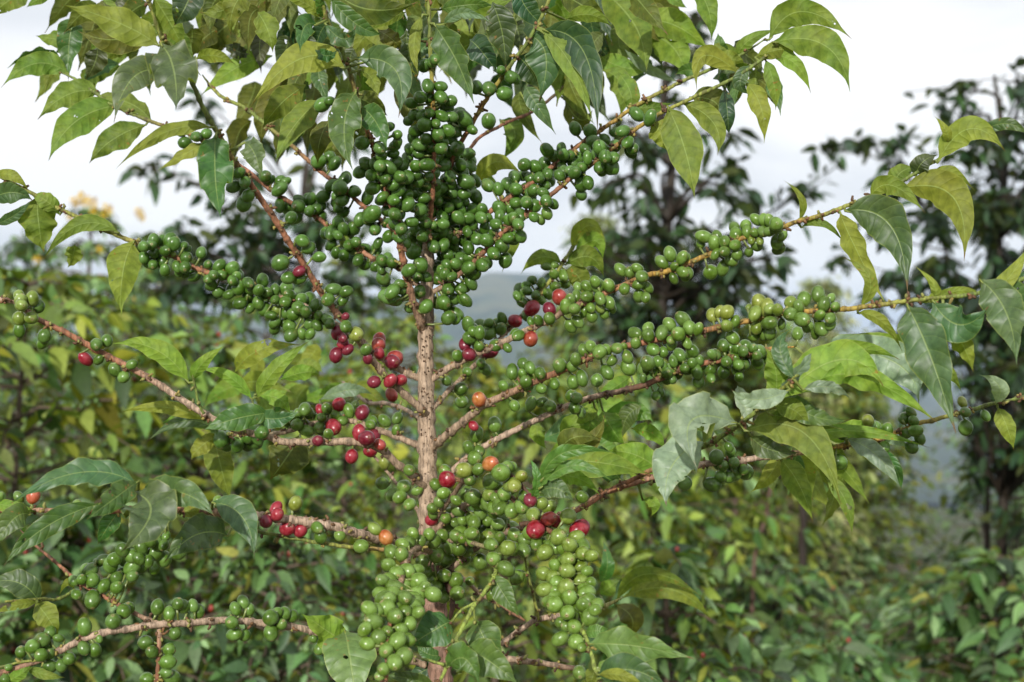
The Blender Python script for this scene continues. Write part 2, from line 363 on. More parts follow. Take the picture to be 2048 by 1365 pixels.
def make_branch(key):
    pts, dep, wid, cc = BR[key]
    P = [tuple(map(float, p.split(','))) for p in pts.split()]
    n = len(P); P = [(x, y, lerpL([float(d) for d in dep], i / (n - 1))) for i, (x, y) in enumerate(P)]
    Q = catmull(P, 4.0); n = len(Q)
    s = 0; node = random.uniform(20, 34); W, K, R_ = [], [], []
    cs = [np.array(BC[c]) for c in cc]; jit = np.cumsum(rng.normal(0, 0.35, (n, 2)), 0); jit -= np.linspace(0, 1, n)[:, None] * jit[-1]
    scr = []; nodes = []; nd = 0; gap = random.uniform(34, 44)
    for i, q in enumerate(Q):
        if i: s += math.hypot(q[0] - Q[i - 1][0], q[1] - Q[i - 1][1])
        if s > node + 7: node += gap * random.uniform(0.8, 1.15)
        t = i / (n - 1); wpx = lerpL([float(x) for x in wid], t)
        g = math.exp(-((s - node) / 3.2) ** 2)
        if t > 0.93 and 20 < q[0] < 2028 and 20 < q[1] < 1345 and key not in ('L8', 'R10'): wpx *= 1 - 0.65 * (t - 0.93) / 0.07
        if g > 0.75 and (not nodes or i - nodes[-1] > 4): nodes.append(i)
        W.append(at(q[0] + jit[i, 0], q[1] + jit[i, 1], q[2])); R_.append(wpx * 0.88 / 2 / F * q[2] * (1 + 0.34 * g + rng.normal(0, 0.025)))
        c = lerpL(cs, t) * (1 - 0.5 * g) ; K.append(c)
        scr.append((q[0], q[1], q[2], wpx))
    if key not in ('trunk',):
        for i in (0,): R_[0] *= 1.25
    mb = MB(); tube(mb, W, R_, K, 10)
    # dried bracts and spent fruit stalks on the nodes
    for i in nodes:
        for k in range(random.choice((3, 5, 6, 8)) if lerpL([float(x) for x in wid], i / n) > 8 else 1):
            d = Vector((random.uniform(-1, 1), random.uniform(-1, 0.3), random.uniform(-1, 1))).normalized()
            a = W[i] + d * R_[i] * 0.8; L = random.uniform(0.0012, 0.0034)
            m_ = a + d * L * 0.6 + Vector((random.uniform(-1, 1), 0, random.uniform(-1, 1))) * 0.0012
            e = m_ + d * L * 0.5 + Vector((random.uniform(-1, 1), 0, random.uniform(-1, 1))) * 0.0022
            cc_ = random.choice([(0.20, 0.10, 0.04), (0.30, 0.24, 0.06), (0.12, 0.06, 0.03), (0.26, 0.26, 0.07)])
            tube(mb, [a, m_, e], [0.0013, 0.0015, 0.0010], [cc_] * 3, 5)
    BPATH[key] = np.array(scr)
    BOBJ[key] = mb.build('branch', M_BARK, tree, W[0])
# trunk
TP = [(883,1420),(880,1330),(872,1230),(864,1150),(858,1080),(856,1030),(856,970),(854,880),(852,780),(851,700),(852,640),(854,570),(856,500),(859,430),(864,370),(869,320),(872,270)]
TW = [46,46,44,42,40,38,37,36,32,30,32,27,23,17,13,11,8]
def make_trunk():
    P = [(x, y, 1.2, w_) for (x, y), w_ in zip(TP, TW)]
    Q = catmull(P, 5); pts, rad, cs = [at(878, 1365, 1.2) + Vector((0.01, 0.02, -1.2 + 0.0)) ], [0.018], [(0.3, 0.2, 0.13)]
    pts[0].z = -0.05; pts.append(Vector((pts[0].x, 1.21, 0.6))); rad.append(0.014); cs.append((0.3, 0.2, 0.13))
    for i, q in enumerate(Q):
        pts.append(at(q[0] + 0.8 * math.sin(i * .7), q[1], q[2]))
        nd = math.exp(-(((q[1] % 62) - 31) / 5) ** 2)
        rad.append(q[3] / 2 / F * 1.2 * (1 + 0.12 * nd + 0.03 * math.sin(i * 1.7)))
        b_ = np.array((0.43, 0.31, 0.21)) * (1 - 0.25 * nd)
        if q[1] > 1060: b_ = np.array((0.30, 0.17, 0.12))
        if q[1] < 470: b_ = np.array(BC['r'])
        cs.append(b_)
    mb = MB(); tube(mb, pts, rad, cs, 18)
    for i in range(90):
        y = random.uniform(640, 1060); p = at(855 + random.uniform(-13, 13), y, 1.2 - 0.0075)
        d = Vector((random.uniform(-.6, .6), -1, random.uniform(-.6, .6))) * 0.0016
        tube(mb, [p, p + d], [0.0009, 0.0003], [(0.2, 0.12, 0.07)] * 2, 5)
    scr = [(q[0], q[1], q[2], q[3]) for q in Q]
    BPATH['trunk'] = np.array(scr); BOBJ['trunk'] = mb.build('trunk', M_BARK, tree, (TX, 1.2, 0))
make_trunk()
for k_ in BR: make_branch(k_)
KEYS = list(BPATH)
ALLP = np.concatenate([BPATH[k] for k in KEYS]); ALLK = np.concatenate([[i] * len(BPATH[k]) for i, k in enumerate(KEYS)])
def nearest(x, y, only=None, notrunk=True):
    d = np.hypot(ALLP[:, 0] - x, ALLP[:, 1] - y)
    if notrunk: d = np.where(ALLK == 0, d + 60, d)
    if only:
        ok = np.isin(ALLK, [KEYS.index(k) for k in only]); d = np.where(ok, d, 1e9)
    i = int(np.argmin(d)); return KEYS[ALLK[i]], ALLP[i], float(d[i])
# ---------------------------------------------------------------- coffee cherries
# explicit ones: (tile origin), x y r [colour] in quarter pixels
TB = [
 ((512,1023), "1255,180,45 1310,240,50 1170,260,50 1225,245,45 1080,325,60 1165,345,55 1420,240,55 1385,185,45 1490,195,45 1440,350,60 1510,290,45 1530,385,45 1330,400,50 1595,195,50 1725,175,52 1650,220,40 1685,310,52 1600,90,45 1655,70,45 1745,85,50 1520,55,42 1850,75,45 1935,100,50 1850,230,68y 1880,265,58 1950,210,50 2015,295,60y 1795,405,60 1900,380,60 2000,460,60 1405,62,52r 1418,12,50 1060,430,55 1125,500,58 1210,480,60 1290,470,50 1360,485,45 1010,550,52 1110,610,62 1200,590,45 1300,565,62 1350,610,50 995,655,55 1070,700,55 1190,690,60 1255,690,55 1300,720,45 905,780,60 960,795,60 1045,775,60 1110,840,60 1190,800,50 1295,810,58 1225,900,58 935,890,70 870,945,50 1050,960,48 1160,950,58 980,1010,62 1130,1040,70 1215,1040,50 890,1060,55 1040,1115,62 1180,1165,66 1110,1210,65 1020,1265,50 990,1320,40 1440,610,52 1505,515,55 1600,550,55 1610,655,55 1500,695,45 1880,670,40 1710,560,38 115,850,52 170,810,42 225,820,48 290,840,45 205,905,45 120,970,55 510,1100,42 460,1020,30 250,135,58r 355,155,52r 80,80,48d 170,25,50r 1040,210,52o 515,205,55 670,190,40 840,280,55 490,130,50 950,140,45y"),
 ((1024,1023), "170,25,55y 450,40,58y 295,60,62q 350,80,54r 190,145,68r 540,140,74r 515,210,58y 370,205,60y 460,270,62y 265,330,60y 565,335,60y 635,355,50y 445,385,58y 440,475,58y 545,440,52y 600,480,45 255,500,52y 330,530,58y 550,555,58y 630,570,40 262,630,60y 355,640,45 430,610,60y 460,690,65 595,655,68 570,620,50 290,725,45 340,745,58 570,750,55 680,745,48 665,790,45 445,810,62 620,850,68 390,890,40 500,925,58 435,920,40 385,1020,64 510,1045,60 560,1090,40 195,255,55 95,310,55 100,230,50 20,185,55 10,300,50 40,530,55 345,430,45 290,270,45 730,1230,35 795,1240,40 890,1220,50 540,1290,50"),
 ((512,682), "1750,940,58 1700,855,48 1780,885,45 1875,985,62o 1665,1035,60Y 1780,1030,52 1710,1115,52 1880,1125,58 1960,1055,66 2010,1010,50 2040,1150,58y 1530,1110,66r 1440,1150,50 1500,1220,50 1510,1040,50 1465,1290,45 1410,1340,40 1600,1275,42 1685,1220,52 1735,1250,58 1860,1230,58y 1910,1255,40 1985,1230,50 1830,1310,48 1900,1330,48 1960,1340,48 1010,1140,50 1100,1230,50 1185,1165,52 1150,1250,50 1230,1310,45 1290,1200,40 1225,1035,45 1025,980,52Y 640,115,58d 695,25,45r 735,70,42d 980,30,56q 985,100,52r 895,145,48d 1110,140,60q 1090,170,66d 945,330,54d 1075,320,56r 1160,315,52r 1085,430,52q 880,70,50 665,510,52r 510,550,38r 850,575,54d 620,690,62r 565,545,44 745,560,52 640,600,45 525,615,42 695,640,45 335,590,45 390,550,50 330,670,52 410,720,50 280,600,38 510,690,45 45,735,56 240,650,35 580,745,40 795,510,35 915,670,45 1030,640,50 1130,620,50 940,640,35 1120,715,35 825,735,58r 835,735,50q 885,780,64d 940,765,54d 990,830,50q 915,880,58r 765,925,48r 1005,630,40 315,1300,52Y 160,1340,50r 1670,30,48d 1705,110,54d 1870,90,56d 1610,120,48 1800,180,45 1830,225,45 1785,40,40 1640,385,55 1645,490,60 1785,470,60o 1910,670,60 1740,680,40r 1765,750,55 1980,360,45 2010,55,40 495,800,40d 1525,320,40 1690,250,40"),
 ((1024,682), "20,1160,50Y 75,1085,50Y 0,1010,40 145,1275,52d 240,1300,50y 300,1330,50y 380,195,55 510,150,55 480,205,45 575,75,50 630,45,45 700,90,58 755,70,40 840,60,52 895,45,32 925,130,52 800,160,42 930,215,60 760,250,58 680,315,48 560,300,60 490,330,58 340,345,48 225,260,55 145,215,50 85,265,40 110,330,55 235,385,50 1085,180,62 1170,165,50 1130,70,50 1340,115,56 1290,165,45 1280,25,50 1445,80,50 1400,20,45 990,20,48 1210,90,40 20,520,40 150,505,48 240,490,45 305,525,50 515,455,50 475,440,45 500,535,48 550,570,42 1050,300,36 1240,260,46 1280,310,40 1380,220,40 1480,250,50 1490,330,48 1590,300,42 1130,250,38 1200,210,45 1600,110,42 1635,110,40 1715,165,46 1500,155,40 1800,60,45 1850,85,42 1810,190,45 1860,190,42 1930,60,40 1960,120,45 1690,40,50 1440,180,42 1635,930,58 1750,890,46 1735,850,35 1690,1000,42 1775,975,42 1670,1085,45 1735,1090,45 1850,1030,40 1380,1135,52 1600,1150,55 1150,440,40 1190,410,35 1815,290,35 560,1250,50"),
 ((1536,682), "800,640,45Y 815,690,48 860,685,40 950,720,50 1095,620,50 1145,570,42 1165,640,42 1180,720,50 1215,780,42 930,850,50 1150,850,50 1555,490,40Y 1580,570,50 1580,695,52 590,740,45 500,740,35 565,970,58 1740,600,40 1110,740,40"),
 ((0,682), "770,30,52 855,0,48 685,145,60r 790,150,45 920,235,52 990,290,48 1055,190,44 340,20,48 150,1250,40 265,1240,58o 0,1250,35 620,1310,40 1745,1275,35 1890,1310,40"),
 ((0,341), "165,1040,54y 260,1025,52y 170,1080,58y 310,1090,48 155,1185,54y 250,1180,54y 155,1280,48 355,1325,50 150,1000,40y 1610,660,48 1230,565,52 1290,560,45 1210,600,45 1150,610,45 1150,700,48 1235,660,42 1320,645,46 1300,740,50 1225,755,42 1180,740,40 1390,590,55 1410,600,50 1360,560,52 1475,600,35 1490,640,40 1490,700,48 1415,775,45 1480,775,50 1385,670,26y 1320,800,50 1430,820,35 1545,855,35 1480,830,38 1665,755,42 1755,765,52 1860,785,54 1710,840,50 1775,840,46 1895,850,42 1690,910,52 1860,880,48 1750,975,52 1830,995,42 1670,870,40 1910,940,52 1985,900,50 2000,960,42 1985,1000,48 1920,1065,55 2000,1105,45 2030,950,40 1950,265,60 1985,205,52 1870,130,52 1960,95,52 1910,20,45"),
 ((512,341), "55,880,48 20,960,45 90,975,42 150,960,45 270,1000,50 155,1035,45 235,1050,45 70,1110,52 165,1120,38y 250,1130,52 300,1150,52 340,1100,52 400,1130,52 465,1080,48 500,1160,45 490,1240,42 430,1230,42 150,1220,45 270,1250,55 150,1270,45 280,1320,50 370,1310,45 570,1190,50 590,1225,45 225,1220,35 435,1310,45 20,1060,45 120,1160,42 560,500,50 620,950,56 575,1035,52 695,1035,52 720,970,48 720,1250,54 800,1310,62Y 345,808,46d 260,860,52 195,740,64 420,620,54 370,565,50 505,695,52 340,870,48 715,1170,35d 650,1300,50d 690,1340,48d 985,1355,55q 190,150,58 195,80,45 240,90,40 75,50,50 110,80,40 305,380,62 340,290,58 440,230,50 430,325,48 525,280,45 350,240,50 480,310,45 600,120,48 670,140,58 700,80,50 790,175,50 690,245,50 640,200,40 660,300,40 660,420,52 700,470,50 780,465,52 600,500,52 655,520,45 710,565,42y 600,595,48 640,660,48 705,680,45 740,600,45 800,575,45 820,720,52 870,760,45 960,770,42 955,475,48 975,585,46 920,40,50 935,145,52 1150,50,58 1035,70,42 1100,120,45 1140,165,50 930,350,66 900,385,60 1215,275,58 1110,350,52 1010,215,48 1100,240,50 1180,560,50 1340,225,48 1315,315,52 1400,355,42 1300,95,48 1380,50,45 1450,240,48 1480,140,58 1570,180,45 1540,300,52 1490,375,50 1550,50,48 1680,90,62 1560,110,45 1230,110,50 1280,30,50 1290,470,52 1330,530,54 1260,650,58 1315,760,58 1225,800,56 1290,850,50 1350,850,48 1090,740,48 1010,720,52 1020,860,56 1090,970,60 1060,1030,52 1110,1040,52 1150,910,42 1310,970,58 1360,1090,60 1420,610,56 1480,490,52 1530,520,50 1500,600,50 1530,675,54 1500,430,45 1160,470,50 1250,540,45 1000,790,42 1170,960,40 1540,950,54 1640,950,48 1590,1030,45 1680,1040,52 1500,1060,58 1540,1180,56 1600,1145,56 1600,1200,35 1570,850,42 1700,780,60 1810,760,52 1750,820,52 1720,900,50 1700,620,50 1770,550,50 1840,560,54 1900,665,58 1740,540,45 1600,750,45 1510,830,50 1530,760,45 1690,490,45 1830,460,50 1700,385,50 1620,380,50 1740,310,50 1640,320,45 1800,380,52 1810,310,45 1920,430,52 1940,150,50 2010,110,52 2030,400,50 2020,540,45 1860,380,35 1580,550,45 1710,1340,52 1790,1300,48 1870,1310,52 1960,1270,50 1740,1290,42 1860,1220,42 1970,1180,45 1900,1260,40 1480,800,40"),
 ((1024,341), "215,60,55 285,30,45 175,160,55 260,120,48 250,180,45 275,245,55 330,270,45 280,345,48 230,395,40 175,375,40 120,265,48 30,150,55 30,260,52 380,40,45 500,20,60 470,0,45 560,110,58 610,100,52 555,195,50 720,10,45 800,0,45 50,430,55 70,530,50 15,530,45 10,380,45 275,770,38 340,760,32 335,830,40 410,845,45 420,910,40 345,930,45 235,900,40 160,880,42 110,920,38 120,965,42 190,1000,45 290,990,45 235,1040,42 40,1005,36 380,1015,60q 160,1105,60r 300,1110,58d 25,1205,62r 150,1350,62q 525,935,42 600,930,48 665,890,45 690,925,52 775,920,50 520,1005,48 600,1010,46 705,1025,52 465,1035,45 430,1090,52 500,1110,48 780,1060,50 630,1100,42 705,1105,36y 640,1170,48 740,1150,42 580,1130,40 525,1210,48 470,1245,54 300,1185,52 210,1200,45 120,1170,40 50,1320,52 150,1210,35 800,1100,42 870,795,52 945,815,48 1005,785,45 1040,850,48 900,950,45 1015,910,50 1085,935,45 1015,1005,50 1070,1020,42 1100,950,38 1200,735,52 1265,670,52 1360,700,54 1300,770,36 1365,815,50 1410,820,42 1295,865,40 1395,700,38 1385,860,38 1535,530,58 1620,580,52 1640,530,45 1700,570,50 1510,580,40 1630,670,45 1700,650,50 1785,600,48 1755,715,54 1800,670,45 1690,780,58 1590,815,56 1790,515,52 1780,460,48 1870,440,48 1880,490,52 1945,500,45 1955,395,52 2020,400,50 2010,490,50 1915,560,32y 1985,565,34y 1960,600,52 1895,655,42 985,1305,55 1090,1265,50 1090,1320,50 1200,1300,60 1260,1235,55 1370,1195,62 1330,1310,54 1420,1260,56 1490,1270,45 1275,1360,45 1605,1160,60Y 1720,1135,58Y 1660,1130,45Y 1720,1245,54y 1785,1210,45 1765,1340,54 1975,1050,58Y 1960,1090,50Y 1945,1145,60y 1955,1260,54y 2040,1100,60Y 2030,1230,50 1900,1100,40y 2020,1310,50 1935,1330,50"),
 ((1536,341), "65,430,60 10,400,50 115,530,42 70,575,54 60,460,45 85,630,48 10,490,45 180,1055,54y 245,1090,50 290,1030,54 400,990,56 450,1070,58 500,1025,42 540,1090,45 180,1150,56 270,1195,60 415,1160,50 500,1185,50 425,1265,56 500,1235,45 320,1250,50 380,1300,48 235,1305,52 75,1115,50y 20,1110,50y 15,1220,52 20,1305,50 110,1230,40"),
 ((512,0), "1410,500,45 1345,525,52 1435,480,50 1375,690,55 1475,695,50 1315,780,52 1480,780,58 1490,520,35 1560,810,45 1390,905,45 1340,930,55 1265,920,50 1220,970,42 1350,1000,56 1440,990,45 1485,930,50 1550,935,56 1665,950,62 1285,1045,58 1455,1075,54 1360,1110,50 1310,1160,50 1730,1040,45 1760,700,54 1865,710,56 1990,750,62 1960,565,45 2040,620,52 1860,970,62 1300,1235,48 1480,1190,50 1520,1210,55 1610,1190,58 1700,1230,55 1560,1110,55 1640,1320,50 1720,1330,48 1500,1320,58 1370,1320,58 1280,1330,45 850,1145,52 1095,1230,45 1110,1170,45 990,1190,50 880,1310,58 1000,1250,45 1060,1340,60 1130,1080,40 1130,1140,45 500,1290,58 590,1260,45 630,1310,50 530,840,62 590,810,42 1060,1020,45 950,1310,45 1600,1060,45 990,1330,50"),
 ((1024,0), "20,625,50 1000,915,54 1105,945,56 505,1030,54 625,1050,56 885,1050,56 830,1060,45 280,1205,58 395,1190,45 465,1245,45 410,1240,52 585,1195,50 650,1135,52 700,1180,60 735,1190,42 605,1265,50 745,1255,54 810,1265,50 925,1140,52 965,1190,50 950,1220,50 795,1330,60 490,1310,48 400,1340,52 470,1340,45 100,1320,54 190,1335,54 560,1340,45 700,1340,45 330,1250,45"),
 ((0,1023), "1260,765,55 1355,820,48 1425,740,45 1460,760,48 1545,755,45 1590,800,45 1885,780,48 1945,725,45 1995,785,45 1855,890,52 1875,985,55 1955,990,45 1400,975,50 1165,1050,55 1215,1125,50 1355,1105,50 1345,1205,55 1175,1340,52 1375,1330,58 1330,1290,40 675,925,60 400,970,45 470,1015,35 340,1030,52 360,1065,52 260,1080,48 170,1125,42 330,1150,50 400,1140,45 400,1240,50 490,1235,42 555,1180,45 670,1095,50 760,1110,52 795,1020,30 905,880,55 990,800,58 1030,775,45 740,705,62 615,665,45 835,595,55 935,610,48 740,550,48 655,545,42 730,470,50 690,465,45 785,410,42 830,385,45 915,385,52 885,430,52 935,530,50 968,485,30 1060,520,42 1110,380,45 1190,400,42 1240,450,45 590,555,40 980,310,50 1130,290,50 1200,240,45 1330,200,35 1310,270,40 40,1345,40 85,1350,40 70,1250,30"),
 ((0,0), "1570,1095,50 1480,1145,50 1650,1075,42 1450,1070,30"),
]
# denser masses read as clusters: cx cy rx ry n
CL = "640,420,50,30,6 700,385,40,30,5 680,480,40,25,5 745,440,40,30,5 770,380,40,35,6 740,520,35,25,4 790,460,35,35,5 820,420,30,40,6 900,480,40,35,6 960,450,40,30,6 1010,430,35,25,5 980,520,35,20,4 910,560,35,25,4 1060,370,40,25,5 1140,330,35,25,5 870,380,40,40,7 840,300,35,30,5 940,380,40,35,5 590,420,35,20,4 845,560,26,30,3 880,520,30,40,5 830,600,20,20,2 858,215,38,28,4 905,250,35,28,4 870,300,45,25,5 905,330,45,35,6 800,360,50,35,6 840,400,45,35,6 900,400,50,40,7 860,440,45,30,5 760,340,40,25,4 820,470,40,35,5 905,460,45,35,5 940,520,35,25,4 800,580,35,25,4 1000,470,30,25,4 1040,400,35,25,5 1090,345,35,20,4 1200,300,35,22,4 560,600,60,25,6 620,620,40,30,5 440,560,60,22,6 320,500,45,25,5 1420,725,70,22,10 1330,745,50,18,6 1490,710,45,20,7 950,1040,60,40,14 1010,1000,45,35,8 1080,1080,40,25,6 900,1110,35,25,6 1150,1110,28,30,5 800,1190,38,45,10 1145,1190,35,50,10 790,1290,30,40,7 480,880,42,14,9 885,1175,30,22,4 1055,750,32,24,5 1000,665,35,28,5 955,660,22,22,5 610,845,50,20,6 1060,590,25,20,4 905,600,30,30,4 690,390,30,20,3 985,1060,40,22,6 330,1100,28,22,5 260,1115,35,22,5 1460,940,35,16,3"
BERR = []   # [x, y, rpx, code]
for (ox, oy), s in TB:
    for tk in s.split():
        code = 'g'
        if tk[-1].isalpha(): code = tk[-1]; tk = tk[:-1]
        a, b_, r_ = map(float, tk.split(','))
        BERR.append([ox + a / 4, oy + b_ / 4, r_ / 4, code, 0])
# drop near-duplicates where tiles meet
keep = []
for b_ in BERR:
    if all(math.hypot(b_[0] - k[0], b_[1] - k[1]) > 7 for k in keep): keep.append(b_)
BERR = keep
for tk in CL.split():
    cx, cy, rx, ry, n_ = map(float, tk.split(','))
    for _ in range(int(n_)):
        best, bd = None, -1
        for _k in range(10):
            a = random.uniform(0, 6.283); q = math.sqrt(random.random())
            x, y = cx + math.cos(a) * q * rx, cy + math.sin(a) * q * ry
            d = min(math.hypot(x - k[0], y - k[1]) for k in BERR[-400:])
            if d > bd: best, bd = (x, y), d
        BERR.append([best[0], best[1], random.uniform(12, 14) + (2 if cy > 900 else 0), 'g', 1])
def lin(*c): return np.array(c)
def berry_colour(x, y, code):
    if code == 'r': return lin(0.235, 0.012, 0.022)
    if code == 'd': return lin(0.14, 0.010, 0.022)
    if code == 'q': return lin(0.26, 0.032, 0.024)
    if code == 'o': return lin(0.37, 0.075, 0.03)
    if code == 'y': return lin(0.145, 0.205, 0.030)
    if code == 'Y': return lin(0.19, 0.225, 0.035)
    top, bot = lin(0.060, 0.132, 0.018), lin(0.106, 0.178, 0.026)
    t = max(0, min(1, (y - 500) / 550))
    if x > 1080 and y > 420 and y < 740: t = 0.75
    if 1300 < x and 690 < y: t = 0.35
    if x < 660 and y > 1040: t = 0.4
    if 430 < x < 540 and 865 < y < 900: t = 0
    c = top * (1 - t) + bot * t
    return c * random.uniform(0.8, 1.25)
W3 = []
for b_ in BERR:
    only = None
    if b_[0] < 875 and 1040 < b_[1] and b_[0] > 715: only = ['M1']
    elif 875 <= b_[0] < 930 and b_[1] > 1100: only = ['M5']
    elif 1060 < b_[0] < 1210 and 1010 < b_[1] < 1320: only = ['M2']
    k, P, d = nearest(b_[0], b_[1], only)
    rad = b_[2] / F * P[2]
    off = math.sqrt(max(0.0, (rad * 1.5) ** 2 - (d / F * P[2]) ** 2))
    Y = P[2] - off if not b_[4] else P[2] + random.uniform(0.3, 1.6) * rad
    if abs(b_[0] - 856) < 34 and 430 < b_[1] < 650 and b_[4] == 0: Y = min(Y, 1.2 - 0.006 - rad)
    W3.append([b_[0], b_[1], Y, b_[2], KEYS.index(k)])
W3 = np.array(W3); rpx = W3[:, 3]
for it in range(60):   # push overlapping cherries apart along the line of sight
    X = (W3[:, 0] - 1024) / F * W3[:, 2]; Z = (W3[:, 1] - 682.5) / F * W3[:, 2]; RR = rpx / F * W3[:, 2]
    dx = X[:, None] - X[None]; dz = Z[:, None] - Z[None]; dy = W3[:, 2][:, None] - W3[:, 2][None]
    lat = dx ** 2 + dz ** 2; need = (RR[:, None] + RR[None]) * 0.93
    ov = (lat + dy ** 2 < need ** 2); np.fill_diagonal(ov, False)
    if not ov.any(): break
    want = np.sqrt(np.maximum(need ** 2 - lat, 0)); sg = np.sign(dy) + (dy == 0) * np.sign(np.arange(len(X))[:, None] - np.arange(len(X))[None])
    push = np.where(ov, (want - np.abs(dy)) * sg, 0) * 0.25
    W3[:, 2] += np.clip(push.sum(1), -0.006, 0.006)

# one cherry: rings of an egg shape whose far end carries the calyx scar
ANG = [0, 5, 10, 15, 21, 32, 46, 60, 75, 90, 106, 122, 138, 154, 168, 180]
SEG = 16
def berry_mesh(mb, c, r, axis, elong, colr, code):
    axis = axis.normalized(); t = Vector((0.3, 0.2, 1)); t = (t - axis * t.dot(axis)).normalized(); b = axis.cross(t)
    v, cs, f = [], [], []
    sk = random.uniform(0.4, 1.0) if c.z < 1.4 else random.uniform(0.15, 0.8); scar = (np.array((0.26, 0.22, 0.09)) if code in 'gyY' else np.array((0.2, 0.09, 0.05))) * sk + colr * (1 - sk); dark = np.array((0.05, 0.03, 0.015)) * sk + colr * (1 - sk) * .7
    ph = random.uniform(0, 6)
    for i, a in enumerate(ANG):
        ra = R(a); s = math.sin(ra) * r; h = math.cos(ra) * r * elong
        if a < 4: h -= r * 0.05
        if a == 10: h += r * 0.035
        if a > 165: h -= r * 0.02
        k = dark if a < 4 else scar * 0.8 if a < 7 else scar if a < 12 else (scar * .5 + colr * .5) if a < 17 else colr
        if code in 'qo' : k = k * 1.0 + (np.array((0.0, 0.022, 0.0)) * (1 if code == 'q' else 3) * max(0, math.cos(ra + ph)) if a > 15 else 0)
        for j in range(SEG):
            p = 2 * math.pi * j / SEG
            sq = 1 + 0.04 * math.cos(2 * p + ph) + 0.022 * math.sin(3 * p + ra * 2.3 + ph * 2) + 0.012 * math.sin(5 * p - ra * 4 + ph)
            v.append(c + axis * h + (t * math.cos(p) + b * math.sin(p)) * s * sq); cs.append(tuple(k))
    for i in range(len(ANG) - 1):
        for j in range(SEG):
            j2 = (j + 1) % SEG
            f.append((i * SEG + j, (i + 1) * SEG + j, (i + 1) * SEG + j2, i * SEG + j2))
    mb.add(v, f, cs)
order = sorted(range(len(BERR)), key=lambda i: -(BERR[i][2] * (1 - 0.6 * BERR[i][4])) if 0 < BERR[i][0] < 2048 and 0 < BERR[i][1] < 1365 else 99)
green_ok = set(); red_ok = set()
for i in order:
    if BERR[i][3] in 'rdqo': red_ok.add(i)
    elif len(green_ok) < 100: green_ok.add(i)
rest = MB()
for i, b_ in enumerate(BERR):
    x, y, Y, rp, ki = W3[i]; key = KEYS[int(ki)]; P = BPATH[key]
    j = int(np.argmin(np.hypot(P[:, 0] - x, P[:, 1] - y))); bp_ = at(P[j, 0], P[j, 1], P[j, 2]); c = at(x, y, Y)
    ax = (c - bp_); ax = ax.normalized() if ax.length > 1e-4 else Vector((0, -1, 0))
    ax = (ax + Vector((random.gauss(0, .45), random.gauss(0, .4) + 0.15, random.gauss(0, .45)))).normalized()
    el = random.choice([1.05, 1.14, 1.24, 1.36]) * (0.98 if y > 900 else 1.05)
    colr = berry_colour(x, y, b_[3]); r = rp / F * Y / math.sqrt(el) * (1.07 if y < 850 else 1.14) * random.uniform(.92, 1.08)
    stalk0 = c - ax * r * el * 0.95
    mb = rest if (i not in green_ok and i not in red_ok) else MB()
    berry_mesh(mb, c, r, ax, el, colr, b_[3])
    if (stalk0 - bp_).length < 0.026:
        tube(mb, [stalk0, stalk0.lerp(bp_, 0.5) - Vector((0, 0, 0.0006)), bp_], [0.0013, 0.001, 0.0013], [(0.16, 0.2, 0.05)] * 3, 5)
    if mb is not rest:
        mb.build('ripe_cherry' if i in red_ok else 'green_cherry', M_BERRY, BOBJ[key], c)
o_ = rest.build('green_cherries', M_BERRY, tree, (TX, 1.2, 1.5)); o_['kind'] = 'stuff'
print('berries', len(BERR), 'red', len(red_ok))
# ---------------------------------------------------------------- leaves of the tree
TONE = {  # (upper face, underside)
 'g': ((0.045, 0.115, 0.022), (0.108, 0.182, 0.026)),   # plain green
 'b': ((0.070, 0.175, 0.028), (0.128, 0.238, 0.030)),   # bright young green
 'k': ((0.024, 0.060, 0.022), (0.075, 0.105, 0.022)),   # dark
 'l': ((0.105, 0.200, 0.055), (0.16, 0.2, 0.04)),
 's': ((0.052, 0.106, 0.036), (0.120, 0.170, 0.040)),   # greyish green
 'o': ((0.055, 0.100, 0.020), (0.102, 0.155, 0.022)),   # olive
 'y': ((0.130, 0.180, 0.020), (0.165, 0.208, 0.030)),   # yellowing
 'w': ((0.19, 0.26, 0.17), (0.150, 0.210, 0.060)),   # pale sheen painted into the leaf colour
 'd': ((0.020, 0.050, 0.014), (0.060, 0.080, 0.014)),   # deep crown shade painted into the leaf colour
}
